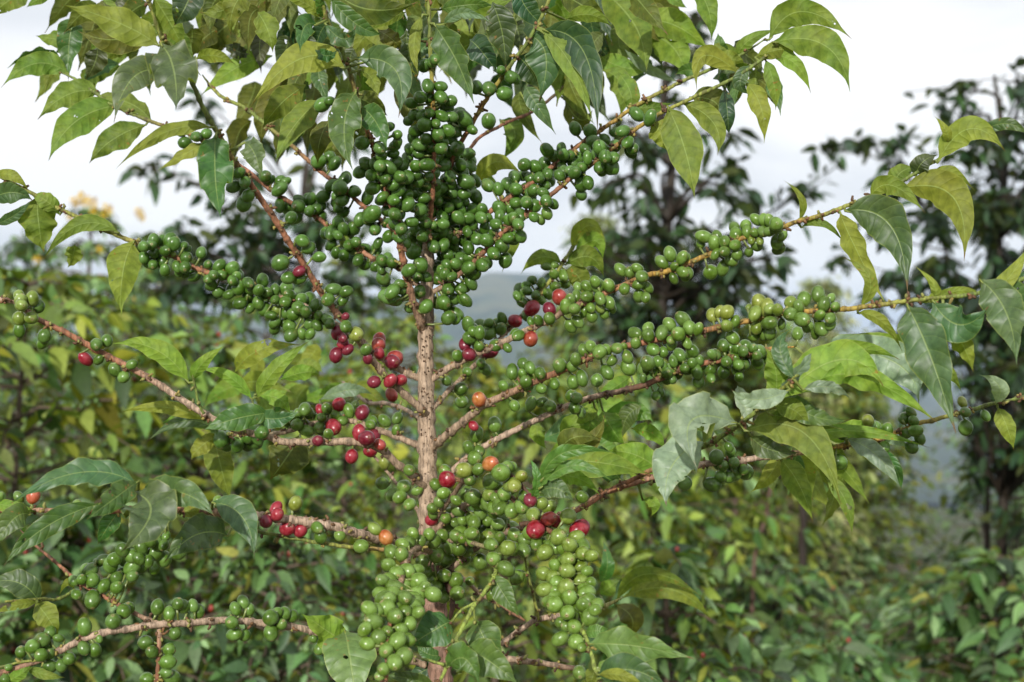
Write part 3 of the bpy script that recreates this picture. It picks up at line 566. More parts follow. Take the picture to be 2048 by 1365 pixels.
# x0 y0 xm ym x1 y1 width side tone wave dbase dtip roll
LV = """
318 92 235 45 125 10 62 U y 1 -.01 -.03 5
322 88 347 140 352 222 90 T s 2 -.02 -.05 0
392 118 430 112 472 130 26 U y 0 0 0 20
138 148 70 128 2 176 46 U g 1 0 -.02 10
125 118 70 108 15 137 26 T g 1 .01 0 -30
200 185 135 190 75 240 54 U g 1 0 -.02 0
240 210 150 245 97 322 60 U g 0 0 -.02 0
292 250 225 280 178 328 52 U o 1 0 -.01 0
305 245 240 200 158 215 40 U o 1 .02 .02 20
325 140 262 160 228 246 62 T s 0 -.02 -.04 20
425 255 330 265 232 338 28 U y 1 -.01 -.04 20
415 285 370 308 315 342 26 U y 1 0 0 20
432 268 430 350 442 438 70 T g 2 -.02 -.05 0
490 285 510 310 522 362 46 T s 1 0 -.01 10
150 35 138 85 137 165 50 T g 1 .01 0 10
195 95 190 125 170 162 44 T k 1 .02 .02 0
160 80 110 78 72 72 36 U g 1 .02 .01 10
300 55 230 80 155 62 60 U d 1 .06 .05 10
60 -20 20 0 -25 40 44 U g 0 0 0 0
110 -12 75 0 53 16 20 U g 0 0 0 0
305 -10 342 50 368 98 52 U o 0 .02 .02 0
390 -30 370 15 348 52 60 T k 0 0 0 10
480 30 425 75 375 115 76 U d 1 .08 .08 0
545 112 470 138 400 193 46 U b 0 .1 .1 10
510 -20 470 10 462 72 50 U o 1 .05 .05 0
500 -10 450 20 400 25 40 U o 1 .06 .05 0
450 90 480 105 497 108 30 T d 2 .05 .05 0
450 60 420 95 420 130 50 U d 1 .1 .1 0
690 137 600 118 500 216 62 U y 0 -.01 -.03 5
632 50 608 56 600 108 42 T g 1 -.02 -.04 0
650 48 688 78 712 50 36 T s 2 -.01 -.02 10
652 38 612 8 560 -8 26 U y 1 0 -.02 0
645 38 640 10 632 -25 20 T b 0 0 -.02 20
630 100 655 112 675 100 24 T g 2 -.01 -.01 0
712 118 790 140 797 236 64 T s 0 -.01 -.03 5
722 140 745 160 757 196 28 U y 1 -.02 -.03 20
712 182 688 255 705 340 66 T g 1 -.02 -.04 0
722 215 752 245 775 302 50 T g 1 -.01 -.03 10
740 122 790 128 835 150 28 U y 0 0 0 10
868 48 912 120 948 208 64 T g 1 -.02 -.05 10
886 50 930 26 984 48 24 T w 0 -.02 -.03 20
985 5 1004 65 1012 138 62 T k 0 .02 .02 0
940 80 965 105 998 152 55 T k 0 .03 .03 0
845 30 828 90 838 152 24 U y 1 -.01 -.02 10
812 60 820 120 836 165 50 T k 0 .02 .02 10
665 -20 740 20 835 5 70 U d 0 .04 .03 0
660 -5 712 48 768 70 40 T g 0 .02 .02 10
812 25 775 40 738 62 24 U o 0 .03 .03 0
755 60 785 80 802 98 36 U d 1 .04 .04 0
645 200 590 250 550 326 52 U o 0 .04 .02 5
612 170 560 210 525 258 54 U o 0 .06 .05 0
560 165 530 230 522 292 48 U d 0 .08 .08 0
515 25 535 60 546 106 50 U o 1 .05 .04 0
700 190 745 210 775 232 46 U d 0 .06 .06 0
660 240 640 280 636 330 46 U d 0 .08 .08 0
900 -12 960 14 1030 -4 46 U g 0 .05 .05 0
880 20 935 10 990 12 34 T g 0 .03 .03 0
745 215 720 260 715 300 40 U d 0 .06 .06 0
790 170 815 215 835 280 40 U d 0 .08 .08 0
1040 -20 1055 20 1098 58 52 T k 0 .02 .02 0
1062 72 1092 115 1078 205 84 T s 0 .01 .01 0
1035 112 1062 142 1078 180 62 T k 0 .02 .02 0
1088 60 1168 105 1195 262 66 T k 0 -.02 -.05 10
1082 62 1142 130 1186 245 40 U g 0 -.015 -.04 0
1120 102 1140 180 1190 250 44 U o 0 .03 .01 0
1130 200 1160 240 1185 220 50 U d 0 .06 .05 0
1195 -25 1268 50 1293 143 78 U g 0 -.01 -.04 5
1290 45 1350 52 1424 106 62 U b 0 .03 .01 10
1288 68 1345 95 1372 156 72 U b 0 .04 .03 0
1385 -35 1416 18 1423 82 42 U g 0 0 0 0
1330 -15 1352 2 1375 17 20 U g 0 0 0 0
1200 112 1245 135 1305 138 46 U b 0 .04 .03 0
1205 140 1245 175 1238 240 48 U g 0 .03 .03 0
1235 145 1262 190 1255 235 40 U g 0 .05 .05 0
1250 100 1302 140 1362 166 22 T w 0 .02 .02 20
1180 60 1200 95 1225 125 40 T d 0 .05 .05 0
1120 -15 1170 15 1215 45 56 U d 0 .07 .07 0
1130 40 1180 30 1225 55 34 U g 0 .03 .03 0
1050 172 1075 212 1112 270 36 T s 0 .01 .01 0
1040 185 1045 225 1085 288 34 U k 0 .02 .02 0
1000 240 1030 270 1000 325 46 U g 0 .05 .05 0
1482 150 1408 112 1394 182 38 U y 0 0 -.01 0
1450 112 1440 90 1436 66 26 T g 0 0 0 0
1475 115 1500 80 1560 58 26 U g 0 0 0 0
1480 110 1440 98 1410 108 26 U o 0 0 0 0
1538 80 1605 24 1705 80 56 U g 1 -.01 -.03 0
1545 85 1650 92 1700 185 66 U g 1 -.01 -.03 0
1540 112 1590 128 1622 188 30 U b 0 0 0 0
1335 213 1370 300 1389 398 72 U o 0 -.01 -.03 0
1362 205 1428 248 1434 312 44 U o 0 0 -.01 0
1302 245 1325 270 1340 312 48 U y 1 .01 .01 0
1450 175 1455 230 1458 270 32 T k 0 .03 .03 0
1490 165 1522 215 1528 287 38 U y 1 0 0 0
1530 118 1548 170 1551 222 30 U g 0 .01 .01 0
1255 212 1300 216 1350 205 26 U o 0 .01 .01 0
1380 195 1430 205 1440 240 60 U d 0 .04 .04 0
1395 150 1375 140 1350 150 30 T g 0 .02 .02 0
1500 130 1480 165 1500 190 30 T s 0 .01 .01 0
1510 115 1560 100 1590 110 36 U y 0 0 0 0
1420 130 1460 120 1490 128 36 U y 1 -.01 -.01 0
1895 288 1892 262 1868 232 18 U y 0 -.01 -.01 0
1875 326 1940 258 2012 305 52 U y 0 -.02 -.04 0
1960 265 2015 248 2060 275 24 T s 1 -.02 -.03 10
1832 352 1845 325 1876 310 36 T k 0 0 0 0
1790 370 1802 345 1835 335 40 U g 0 .01 .01 0
1868 362 1900 345 1950 382 28 U o 0 0 0 0
1800 378 1905 395 1928 524 74 U y 0 -.01 -.03 0
1740 395 1785 372 1852 428 38 U o 1 -.01 -.02 0
1752 395 1785 420 1815 436 22 U y 1 0 0 0
1690 422 1780 450 1815 583 84 T s 0 -.01 -.03 0
1680 425 1712 500 1771 607 44 U y 1 -.015 -.035 10
1597 442 1604 400 1567 361 14 U o 0 0 0 0
1602 455 1648 448 1690 490 15 U o 0 0 0 0
1718 616 1740 560 1684 514 26 U y 0 0 0 10
1842 606 1872 580 1824 528 20 U y 1 0 0 10
1815 612 1860 710 1912 868 88 T s 1 -.02 -.05 0
1715 626 1765 645 1805 705 24 U y 0 0 0 10
1865 602 1920 650 1978 612 72 T s 1 -.02 -.04 0
1888 640 1925 690 1947 745 44 U y 1 0 0 0
1960 560 2012 625 2033 730 74 T s 1 -.02 -.05 0
1965 590 2010 565 2065 480 36 U y 0 -.01 -.02 0
1860 603 1915 582 1965 588 18 U y 0 0 0 10
1985 590 2040 600 2090 660 60 T s 0 0 0 0
1550 806 1680 720 1768 776 82 U b 1 -.01 -.03 0
1640 705 1830 705 1926 792 56 U b 2 -.02 -.05 20
1650 700 1790 725 1838 812 80 T w 2 -.03 -.06 10
1548 800 1552 745 1530 695 48 U b 1 0 -.01 0
1555 800 1600 740 1650 690 26 T w 1 0 0 30
1605 780 1660 775 1702 800 24 T w 2 .01 .01 20
1580 780 1510 800 1462 778 40 T w 1 -.01 -.02 0
1475 772 1490 815 1504 868 30 T w 1 -.03 -.04 0
1472 846 1382 842 1394 938 92 T w 2 -.03 -.06 0
1410 885 1345 930 1333 1015 82 T w 1 -.02 -.04 0
1490 862 1610 868 1682 1012 74 U g 0 -.01 -.03 0
1545 812 1590 822 1618 860 42 U g 0 .01 .01 0
1585 892 1700 862 1864 898 30 U b 2 .0 -.01 0
1692 878 1752 910 1804 982 40 T w 1 -.02 -.03 0
1752 898 1790 935 1802 985 26 T g 0 0 0 0
1560 918 1598 970 1626 1046 50 U g 0 .01 .01 0
1650 955 1690 1000 1704 1075 30 U g 0 0 0 10
1990 808 1998 772 1958 750 32 T w 0 -.01 -.01 0
1995 815 2014 855 2028 902 36 U y 0 0 0 0
378 766 312 700 225 688 46 U b 0 0 0 0
388 762 404 728 452 690 28 U b 0 0 0 0
505 800 455 752 398 740 26 U b 0 0 0 0
542 826 470 838 404 862 48 T g 1 -.02 -.03 0
505 828 552 838 602 822 38 T s 1 -.01 -.02 0
515 798 550 740 622 680 34 U b 1 0 0 10
560 760 610 745 640 750 36 U b 0 .1 .1 0
515 790 560 800 580 830 34 U b 1 .05 .05 0
268 482 246 545 243 632 64 U y 0 -.01 -.02 0
238 466 158 450 84 524 32 U o 0 -.01 -.02 0
75 392 78 450 88 505 72 U g 1 .01 .01 0
-10 352 25 352 58 382 22 U y 0 0 0 0
-20 400 25 385 66 402 44 T s 0 0 0 0
-10 450 30 430 62 402 22 T s 0 0 0 0
150 490 145 515 135 536 34 U o 1 .02 .02 0
120 430 90 400 60 390 36 U g 0 0 0 0
440 866 370 842 292 886 26 T s 0 .0 .0 0
440 870 400 895 382 922 34 U y 1 0 0 0
430 880 442 935 462 1002 58 U o 0 .05 .05 0
410 842 330 815 240 826 30 U y 0 .1 .1 0
440 865 380 835 320 850 36 U b 0 .05 .05 0
600 870 570 920 540 960 90 U d 0 .1 .1 0
275 970 160 945 20 1008 52 T s 1 -.02 -.05 10
278 962 225 1000 172 1040 46 T g 1 -.04 -.06 0
200 1008 90 1055 6 1134 44 T g 1 -.03 -.05 10
272 985 300 1030 240 1106 112 T s 1 -.03 -.06 0
280 1000 360 985 432 1036 66 T s 1 -.02 -.04 10
455 1072 392 1070 327 1127 72 T s 1 -.03 -.05 0
425 1005 485 1035 509 1117 58 T s 0 -.02 -.04 0
60 1030 25 1040 -10 1100 50 T g 0 -.02 -.03 0
-20 1005 30 1015 75 1025 26 U b 0 0 0 0
350 1015 385 1022 395 998 26 U y 0 0 0 0
240 1020 215 1055 195 1090 36 T g 0 .01 .01 0
80 1207 35 1165 -25 1170 52 T s 0 0 0 0
75 1205 30 1212 -15 1228 18 U y 0 -.02 -.02 0
70 1205 95 1235 118 1275 46 U y 0 0 0 0
148 1178 135 1165 118 1192 15 U y 0 0 0 0
50 1335 90 1350 132 1355 20 U g 0 0 0 0
0 1370 40 1350 62 1330 24 U b 0 0 0 0
690 1288 655 1262 603 1228 62 U b 1 -.02 -.04 0
690 1262 700 1320 715 1420 98 T l 0 -.04 -.06 0
902 1244 866 1262 815 1296 74 T g 0 .0 .0 0
951 1242 974 1288 1004 1350 72 T g 0 0 -.01 0
932 1300 978 1322 1040 1372 70 T g 0 -.01 -.02 0
985 1150 1008 1190 1040 1236 42 T g 0 0 -.01 0
895 1335 930 1318 960 1372 60 T g 1 -.02 -.03 0
885 1312 855 1308 832 1290 28 T g 0 -.01 -.01 0
890 1310 860 1335 800 1365 56 T k 0 .01 .01 0
870 1375 820 1358 765 1350 30 T g 0 0 0 0
1178 1288 1270 1292 1388 1318 62 T l 1 -.02 -.04 10
1170 1262 1195 1262 1220 1258 26 T b 0 0 0 0
1195 1358 1262 1340 1340 1380 62 T s 0 -.02 -.03 0
1190 1340 1185 1355 1180 1380 30 U o 0 0 0 0
1195 1350 1245 1352 1290 1375 24 U y 0 -.03 -.03 0
1082 962 1130 905 1232 907 30 T b 1 -.02 -.03 10
1078 978 1145 932 1228 966 28 T b 1 -.02 -.03 0
1078 985 1115 978 1150 1008 40 T s 0 -.01 -.02 0
1062 1000 1075 960 1058 915 22 T b 1 -.01 -.01 20
1205 820 1222 855 1250 892 66 U b 0 .08 .08 0
1262 858 1305 868 1332 902 32 U b 0 .06 .06 0
1100 930 1190 925 1305 950 66 U g 0 .08 .08 0
1120 905 1150 875 1205 880 50 U d 0 .1 .1 0
1262 752 1225 778 1188 800 34 U b 0 .05 .05 0
1195 805 1172 830 1150 850 32 U b 0 .05 .05 0
1142 502 1175 452 1212 482 34 U y 0 0 0 0
1148 508 1190 482 1206 522 38 U b 0 0 0 0
1130 530 1180 515 1208 556 42 U o 0 .01 .01 0
1125 528 1080 515 1042 548 34 U o 0 0 0 0
1130 540 1160 560 1150 600 50 U o 0 .02 .02 0
955 372 990 325 1045 350 44 U y 0 .1 .1 0
1025 435 1022 480 1004 546 44 U o 0 .08 .08 0
945 350 975 360 1000 380 30 U b 0 .1 .1 0
1232 1205 1300 1148 1410 1200 38 U o 0 .25 .25 0
1245 1195 1345 1180 1425 1245 50 U o 0 .28 .28 0
1230 1210 1265 1240 1250 1280 56 U d 0 .3 .3 0
1200 1165 1215 1130 1205 1080 36 T g 0 .3 .3 0
1200 1190 1220 1175 1240 1160 40 U b 0 .3 .3 0
1600 750 1700 700 1800 720 44 U b 1 .03 .03 0
1620 720 1740 690 1870 730 50 T w 2 .01 .0 10
1640 760 1740 760 1880 850 50 U b 2 .02 .01 0
1560 780 1620 830 1700 840 44 T g 1 .03 .03 0
1650 880 1720 860 1780 850 44 U b 1 .03 .03 0
1590 760 1560 700 1580 660 34 T s 1 .02 .02 0
1620 880 1680 930 1740 1010 44 U g 1 .02 .02 0
1500 870 1540 900 1600 905 44 T s 1 .02 .01 0
1540 830 1600 840 1690 860 46 U g 1 .02 .02 0
1560 900 1540 950 1500 985 34 U y 0 .03 .03 0
1700 880 1760 870 1830 905 34 T w 1 .02 .02 0
1240 960 1200 920 1130 880 60 T g 1 .06 .05 0
1330 950 1270 910 1210 905 56 U b 1 .06 .06 0
1120 870 1160 850 1230 870 44 U g 1 .08 .08 0
1090 960 1150 955 1200 990 34 U b 1 .02 .02 0
700 765 650 790 585 800 34 U b 1 .15 .15 0
470 745 520 700 600 690 46 U y 1 .2 .2 0
640 800 700 780 745 790 30 T w 1 .08 .08 0
1190 820 1180 850 1170 870 30 U b 0 .05 .05 0
1080 845 1075 870 1095 900 36 U b 0 .1 .1 0
1120 905 1180 885 1210 830 44 U d 0 .12 .12 0
1285 1000 1310 1010 1300 1035 24 U b 0 .03 .03 0
"""
LN, LM = 18, 8
def leaf_profile(u):
    if u < 0.045: return 0.035
    t = (u - 0.045) / 0.955
    return max(0.03 if t < 0.8 else 0.10 * (1 - t) / 0.13 + 0.004 if t > 0.87 else 0.10, math.sin(math.pi * min(t / 0.92, 1) ** 0.74) ** 0.84)
def leaf_geo(mb, p0, pm, p1, wid, side, tone, wave, roll, n=LN, m=LM, fold=None):
    c = pm * 2 - (p0 + p1) * 0.5
    cam_ = Vector((0, 0, CAMZ)); ph = random.uniform(0, 6.28); kw = random.uniform(3.0, 4.6); ph2 = random.uniform(0, 6.28)
    wid *= 1.07; amp = wid * (0.06 + 0.09 * wave); fold = fold if fold is not None else R(random.uniform(10, 24))
    V, UVs, Fc = [], [], []; sgn = 1 if side == 'T' else -1
    L = (p1 - p0).length
    for i in range(n + 1):
        u = i / n; p = p0 * (1 - u) ** 2 + c * 2 * u * (1 - u) + p1 * u * u
        T = ((c - p0) * (1 - u) + (p1 - c) * u).normalized()
        view = (p - cam_).normalized(); S = T.cross(view).normalized(); N = S.cross(T)
        if N.dot(view) > 0: N = -N
        rl = roll + R(14) * math.sin(u * 2.6 + ph2)
        W_ = S * math.cos(rl) + N * math.sin(rl); NN = N * math.cos(rl) - S * math.sin(rl)
        hw = leaf_profile(u) * wid * 0.5 / max(0.5, math.cos(roll)) 
        for j in range(m + 1):
            v = -1 + 2 * j / m; av = abs(v)
            edge = 1 + av * av * (0.018 * math.sin(u * 33 + (1 if v > 0 else 2.5) + ph) + 0.06 * math.sin(u * 14 + ph2 + (2 if v > 0 else 0)))
            q = p + W_ * (v * hw * math.cos(fold) * edge) + NN * (sgn * av * hw * math.sin(fold) - sgn * av * av * hw * 0.18)
            q += NN * amp * av ** 1.6 * math.sin(u * kw * 6.28 + ph + (0.9 if v > 0 else 0)) * min(1, leaf_profile(u) * 1.3)
            q += NN * wid * 0.02 * math.sin(u * 9 + v * 2 + ph2)
            V.append(q); UVs.append((u, (v + 1) / 2))
    for i in range(n):
        for j in range(m):
            a = i * (m + 1) + j; b = a + 1; d = a + m + 1; e = d + 1
            Fc.append((a, b, e, d))
    # orient: the upper face must look at the camera for T, away for U
    k = (n // 2) * (m + 1) + m // 2; nn = (V[k + 1] - V[k]).cross(V[k + m + 1] - V[k])
    toward = nn.dot(cam_ - V[k]) > 0
    if toward != (side == 'T'): Fc = [tuple(reversed(q)) for q in Fc]
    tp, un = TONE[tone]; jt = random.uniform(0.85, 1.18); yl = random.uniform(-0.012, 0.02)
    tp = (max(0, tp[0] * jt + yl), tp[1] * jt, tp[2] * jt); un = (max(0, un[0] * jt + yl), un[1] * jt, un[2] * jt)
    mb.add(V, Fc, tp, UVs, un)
leaves = []
for ln in LV.strip().splitlines():
    a = ln.split(); x0, y0, xm, ym, x1, y1, wd = map(float, a[:7]); sd, tn = a[7], a[8]; wv, db, dt, rl = map(float, a[9:])
    key, P, d = nearest(x0, y0); leaves.append((x0, y0, xm, ym, x1, y1, wd, sd, tn, wv, db, dt, rl, key, P[2]))
sz = sorted(range(len(leaves)), key=lambda i: -leaves[i][6] * math.hypot(leaves[i][4] - leaves[i][0], leaves[i][5] - leaves[i][1]))
big = set(sz[:100]); restl = MB()
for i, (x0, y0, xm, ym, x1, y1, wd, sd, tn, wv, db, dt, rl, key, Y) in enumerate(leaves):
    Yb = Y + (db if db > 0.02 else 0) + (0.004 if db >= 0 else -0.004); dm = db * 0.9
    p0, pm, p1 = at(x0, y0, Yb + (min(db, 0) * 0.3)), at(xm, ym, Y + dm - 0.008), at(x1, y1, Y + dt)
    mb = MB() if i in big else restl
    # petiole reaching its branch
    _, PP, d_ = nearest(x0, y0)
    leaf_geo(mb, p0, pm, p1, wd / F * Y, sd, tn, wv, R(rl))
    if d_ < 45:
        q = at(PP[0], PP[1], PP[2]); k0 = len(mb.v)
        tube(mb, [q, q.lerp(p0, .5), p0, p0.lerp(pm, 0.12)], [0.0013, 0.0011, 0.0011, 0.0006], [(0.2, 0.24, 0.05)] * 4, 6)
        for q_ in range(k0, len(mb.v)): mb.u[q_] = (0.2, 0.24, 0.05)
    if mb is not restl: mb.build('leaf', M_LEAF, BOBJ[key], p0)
# foliage filling the crown behind the front leaves; dark tones paint its shade
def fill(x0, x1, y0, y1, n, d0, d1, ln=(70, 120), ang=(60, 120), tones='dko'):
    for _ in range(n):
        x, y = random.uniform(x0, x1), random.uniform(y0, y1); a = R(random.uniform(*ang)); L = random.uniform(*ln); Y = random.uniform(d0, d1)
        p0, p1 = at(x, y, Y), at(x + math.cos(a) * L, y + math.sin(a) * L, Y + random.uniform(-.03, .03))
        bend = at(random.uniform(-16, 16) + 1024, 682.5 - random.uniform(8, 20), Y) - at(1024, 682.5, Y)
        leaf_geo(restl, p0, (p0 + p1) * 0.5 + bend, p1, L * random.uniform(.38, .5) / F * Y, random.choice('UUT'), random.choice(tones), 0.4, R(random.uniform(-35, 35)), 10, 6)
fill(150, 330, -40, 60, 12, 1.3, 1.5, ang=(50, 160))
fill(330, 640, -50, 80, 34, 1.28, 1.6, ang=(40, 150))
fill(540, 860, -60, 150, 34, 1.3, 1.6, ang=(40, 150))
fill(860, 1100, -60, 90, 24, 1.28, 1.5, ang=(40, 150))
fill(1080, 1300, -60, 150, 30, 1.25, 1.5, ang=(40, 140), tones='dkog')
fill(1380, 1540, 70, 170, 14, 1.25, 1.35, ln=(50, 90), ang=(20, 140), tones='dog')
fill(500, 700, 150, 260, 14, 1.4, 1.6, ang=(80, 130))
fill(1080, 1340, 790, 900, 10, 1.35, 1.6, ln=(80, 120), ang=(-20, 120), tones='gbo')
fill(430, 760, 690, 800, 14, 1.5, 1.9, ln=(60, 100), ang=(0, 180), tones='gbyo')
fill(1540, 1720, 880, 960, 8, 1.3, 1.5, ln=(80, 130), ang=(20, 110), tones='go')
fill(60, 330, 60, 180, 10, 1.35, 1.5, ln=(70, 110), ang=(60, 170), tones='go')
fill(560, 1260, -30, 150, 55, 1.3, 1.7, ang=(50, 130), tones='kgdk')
o_ = restl.build('leaves', M_LEAF, tree, (TX, 1.2, 1.5)); o_['kind'] = 'stuff'
print('leaves', len(leaves))
# ---------------------------------------------------------------- background vegetation
def foliage(P, Dr, Ln, Wd, top, und, droop, name, parent, origin, mat=None):
    """many leaves in one mesh: each a bent, folded blade of eight faces"""
    P, Dr = np.array(P, float), np.array(Dr, float); Ln = np.array(Ln, float); n = len(P)
    Dr /= np.linalg.norm(Dr, axis=1)[:, None] + 1e-9
    up = np.array([0, 0, 1.0]); S = np.cross(Dr, up); S /= np.linalg.norm(S, axis=1)[:, None] + 1e-6
    tw = rng.normal(0, 0.8, n); N = np.cross(S, Dr)
    S2 = S * np.cos(tw)[:, None] + N * np.sin(tw)[:, None]; N2 = N * np.cos(tw)[:, None] - S * np.sin(tw)[:, None]
    ts = np.array([0, .22, .5, .8, 1.0]); ws = np.array([0.06, .8, 1.0, .5, 0.02]); V = np.zeros((n, 5, 3, 3)); UV = np.zeros((n, 5, 3, 2))
    for i, (t, w_) in enumerate(zip(ts, ws)):
        c = P + Dr * (Ln * t)[:, None] - up * (Ln * droop * t * t)[:, None]
        for j, v in enumerate((-1, 0, 1)):
            V[:, i, j] = c + S2 * (v * w_ * Wd * Ln / 2)[:, None] + N2 * (abs(v) * w_ * Wd * Ln * 0.13)[:, None]
            UV[:, i, j] = (t, (v + 1) / 2)
    base = (np.arange(n) * 15)[:, None, None]; q = []
    for i in range(4):
        for j in range(2):
            a = i * 3 + j; q.append([a, a + 1, a + 4, a + 3])
    Fc = (base + np.array(q)[None]).reshape(-1, 4)
    me = bpy.data.meshes.new(name); me.vertices.add(n * 15); me.vertices.foreach_set('co', (V.reshape(-1, 3) - np.array(origin)).ravel())
    me.loops.add(Fc.size); me.loops.foreach_set('vertex_index', Fc.ravel().astype(np.int32))
    me.polygons.add(len(Fc)); me.polygons.foreach_set('loop_start', (np.arange(len(Fc)) * 4).astype(np.int32)); me.update(calc_edges=True)
    return finish(me, name, mat or M_BGLEAF, parent, origin, np.repeat(top, 15, 0), np.repeat(und, 15, 0), UV.reshape(-1, 2))
PAL = {
 'bush': ([(0.055, 0.115, 0.022), (0.035, 0.08, 0.018), (0.085, 0.14, 0.025), (0.13, 0.17, 0.025), (0.12, 0.19, 0.07)], [(0.13, 0.17, 0.035), (0.16, 0.17, 0.03), (0.09, 0.13, 0.03), (0.19, 0.205, 0.035)]),  # last upper tone paints pale leaf sheen as colour
 'olive': ([(0.08, 0.12, 0.02), (0.05, 0.10, 0.02), (0.13, 0.16, 0.03)], [(0.18, 0.20, 0.03), (0.22, 0.20, 0.03), (0.13, 0.17, 0.03), (0.23, 0.23, 0.035)]),
 'dark': ([(0.020, 0.050, 0.020), (0.028, 0.065, 0.022), (0.04, 0.09, 0.025)], [(0.05, 0.075, 0.022), (0.08, 0.10, 0.025), (0.04, 0.06, 0.02)]),  # shade painted into leaf colour: front light should not reach these trees
 'low': ([(0.045, 0.095, 0.026), (0.07, 0.13, 0.035), (0.03, 0.07, 0.02), (0.11, 0.17, 0.07)], [(0.09, 0.14, 0.035), (0.07, 0.11, 0.03), (0.15, 0.15, 0.03)]),  # last upper tone is painted sheen, as in bush
 'feather': ([(0.16, 0.18, 0.07), (0.12, 0.15, 0.05), (0.20, 0.20, 0.08)], [(0.20, 0.22, 0.10), (0.16, 0.18, 0.07)]),
}
def plant(name, cat, label, group, px, top_py, Y, rad, pal, L=0.12, W=0.42, levels=18, per=4, nodes=8, bare=0.15, low=0.12, droop=0.5, rise=0.45, fruit=0, stems=1, prof='bush', sub=1, stem_c=(0.12, 0.085, 0.06), tr=0.018):
    x = (px - 1024) / F * Y; zt = CAMZ - (top_py - 682.5) / F * Y; z0 = float(ground_z(x, Y)) ; h = zt - z0
    root = thing(name, (x, Y, z0), label, cat, group); org = (x, Y, z0)
    PP, DDr, LL, mb, limb = [], [], [], MB(), MB(); fr = []; lv_ = L
    for s in range(stems):
        a = random.uniform(0, 6.28); lean = 0 if stems == 1 else rad * 0.35
        tipv = Vector((x + math.cos(a) * lean, Y + math.sin(a) * lean, z0 + h * random.uniform(0.9, 1)))
        b0 = Vector((x + math.cos(a) * lean * .15, Y + math.sin(a) * lean * .15, z0 - 0.05))
        m_ = b0.lerp(tipv, 0.5) + Vector((random.uniform(-.05, .05), random.uniform(-.05, .05), 0)) * h * .5
        line = [Vector(q) for q in catmull([tuple(b0), tuple(m_), tuple(tipv)], 99)]
        cv = lambda t: (b0 * (1 - t) ** 2 + (m_ * 2 - (b0 + tipv) * .5) * 2 * t * (1 - t) + tipv * t * t)
        tube(mb, [cv(i / 12) for i in range(13)], [tr * (1 - 0.75 * i / 12) for i in range(13)], [stem_c] * 13, 8)
        for lv in range(levels):
            t = low + (1 - low) * (lv + random.uniform(-.3, .3)) / (levels - 1); t = min(max(t, 0.02), 1.0); o = cv(t)
            sh = {'bush': math.sin(math.pi * min(1, 0.18 + 0.8 * t)) ** 0.55, 'tree': math.sin(math.pi * (0.12 + 0.83 * (t - low) / (1 - low + 1e-6))) ** 0.7, 'cone': 1.05 - 0.85 * t}[prof]
            az0 = random.uniform(0, 6.28)
            for k in range(per):
                az = az0 + k * 6.28 / per + random.uniform(-.35, .35); bl = rad * max(0.12, sh) * random.uniform(0.65, 1.12)
                dx, dy = math.cos(az), math.sin(az); rs = rise * random.uniform(.5, 1.4); pts = []
                for i in range(nodes + 1):
                    q = i / nodes; pts.append(o + Vector((dx * bl * q, dy * bl * q, bl * (rs * q - (rs + .12) * q * q * 0.85))) + Vector((random.gauss(0, .012), random.gauss(0, .012), random.gauss(0, .012))) * bl * 2)
                tube(limb, pts, [max(0.0018, tr * 0.28 * (1 - .7 * i / nodes)) for i in range(nodes + 1)], [stem_c] * (nodes + 1), 5, False)
                for i in range(nodes + 1):
                    q = i / nodes
                    if q < bare: continue
                    for sgn in ((-1, 1) if i < nodes else (-1, 0, 1)):
                        for ss in range(sub):
                            d = Vector((dx, dy, 0)) * random.uniform(.25, .9) + Vector((-dy, dx, 0)) * sgn * random.uniform(.5, 1.1) + Vector((0, 0, random.uniform(-.9, .7)))
                            PP.append(pts[i] + (Vector((random.gauss(0, 1), random.gauss(0, 1), random.gauss(0, 1))) * L * .35 if sub > 1 else Vector((0, 0, 0)))); DDr.append(d); LL.append(L * random.uniform(.45, 1.15) * (0.75 if q > .85 else 1))
                    if fruit and random.random() < fruit and q < .8:
                        for _ in range(random.randint(3, 8)): fr.append(pts[i] + Vector((random.gauss(0, 1), random.gauss(0, 1), random.gauss(0, 1))) * 0.014)
    n = len(PP); tp, un = PAL[pal]
    T_ = np.array([tp[random.randrange(len(tp))] for _ in range(n)]) * rng.uniform(.45, 2.5, (n, 1)) * (1 if pal != 'dark' else .55); U_ = np.array([un[random.randrange(len(un))] for _ in range(n)]) * rng.uniform(.6, 1.9, (n, 1)) * (1 if pal != 'dark' else .55)  # dark palette dimmed again to paint in the missing light
    mb.build('trunk', M_BARK, root, org); limb.build('branches', M_BARK, root, org)
    foliage(PP, DDr, LL, W, T_, U_, droop, 'crown' if cat == 'tree' else 'foliage', root, org)
    if fr:
        fb = MB()
        for p in fr:
            r = random.uniform(.005, .0075); c = (0.28, 0.03, 0.02) if random.random() < .05 else tuple(np.array((0.09, 0.16, 0.04)) * random.uniform(.6, 1.3))
            vs, fs = [], []
            for i in range(5):
                for j in range(8):
                    a, b = math.pi * i / 4, 2 * math.pi * j / 8; vs.append(p + Vector((math.sin(a) * math.cos(b), math.sin(a) * math.sin(b), math.cos(a) * 1.15)) * r)
            for i in range(4):
                for j in range(8): fs.append((i * 8 + j, i * 8 + (j + 1) % 8, (i + 1) * 8 + (j + 1) % 8, (i + 1) * 8 + j))
            fb.add(vs, fs, c)
        tag(fb.build('cherries', M_BERRY, root, org), kind='stuff')
    return root, PP, n
GB = 'coffee bushes growing behind the fruiting coffee tree'
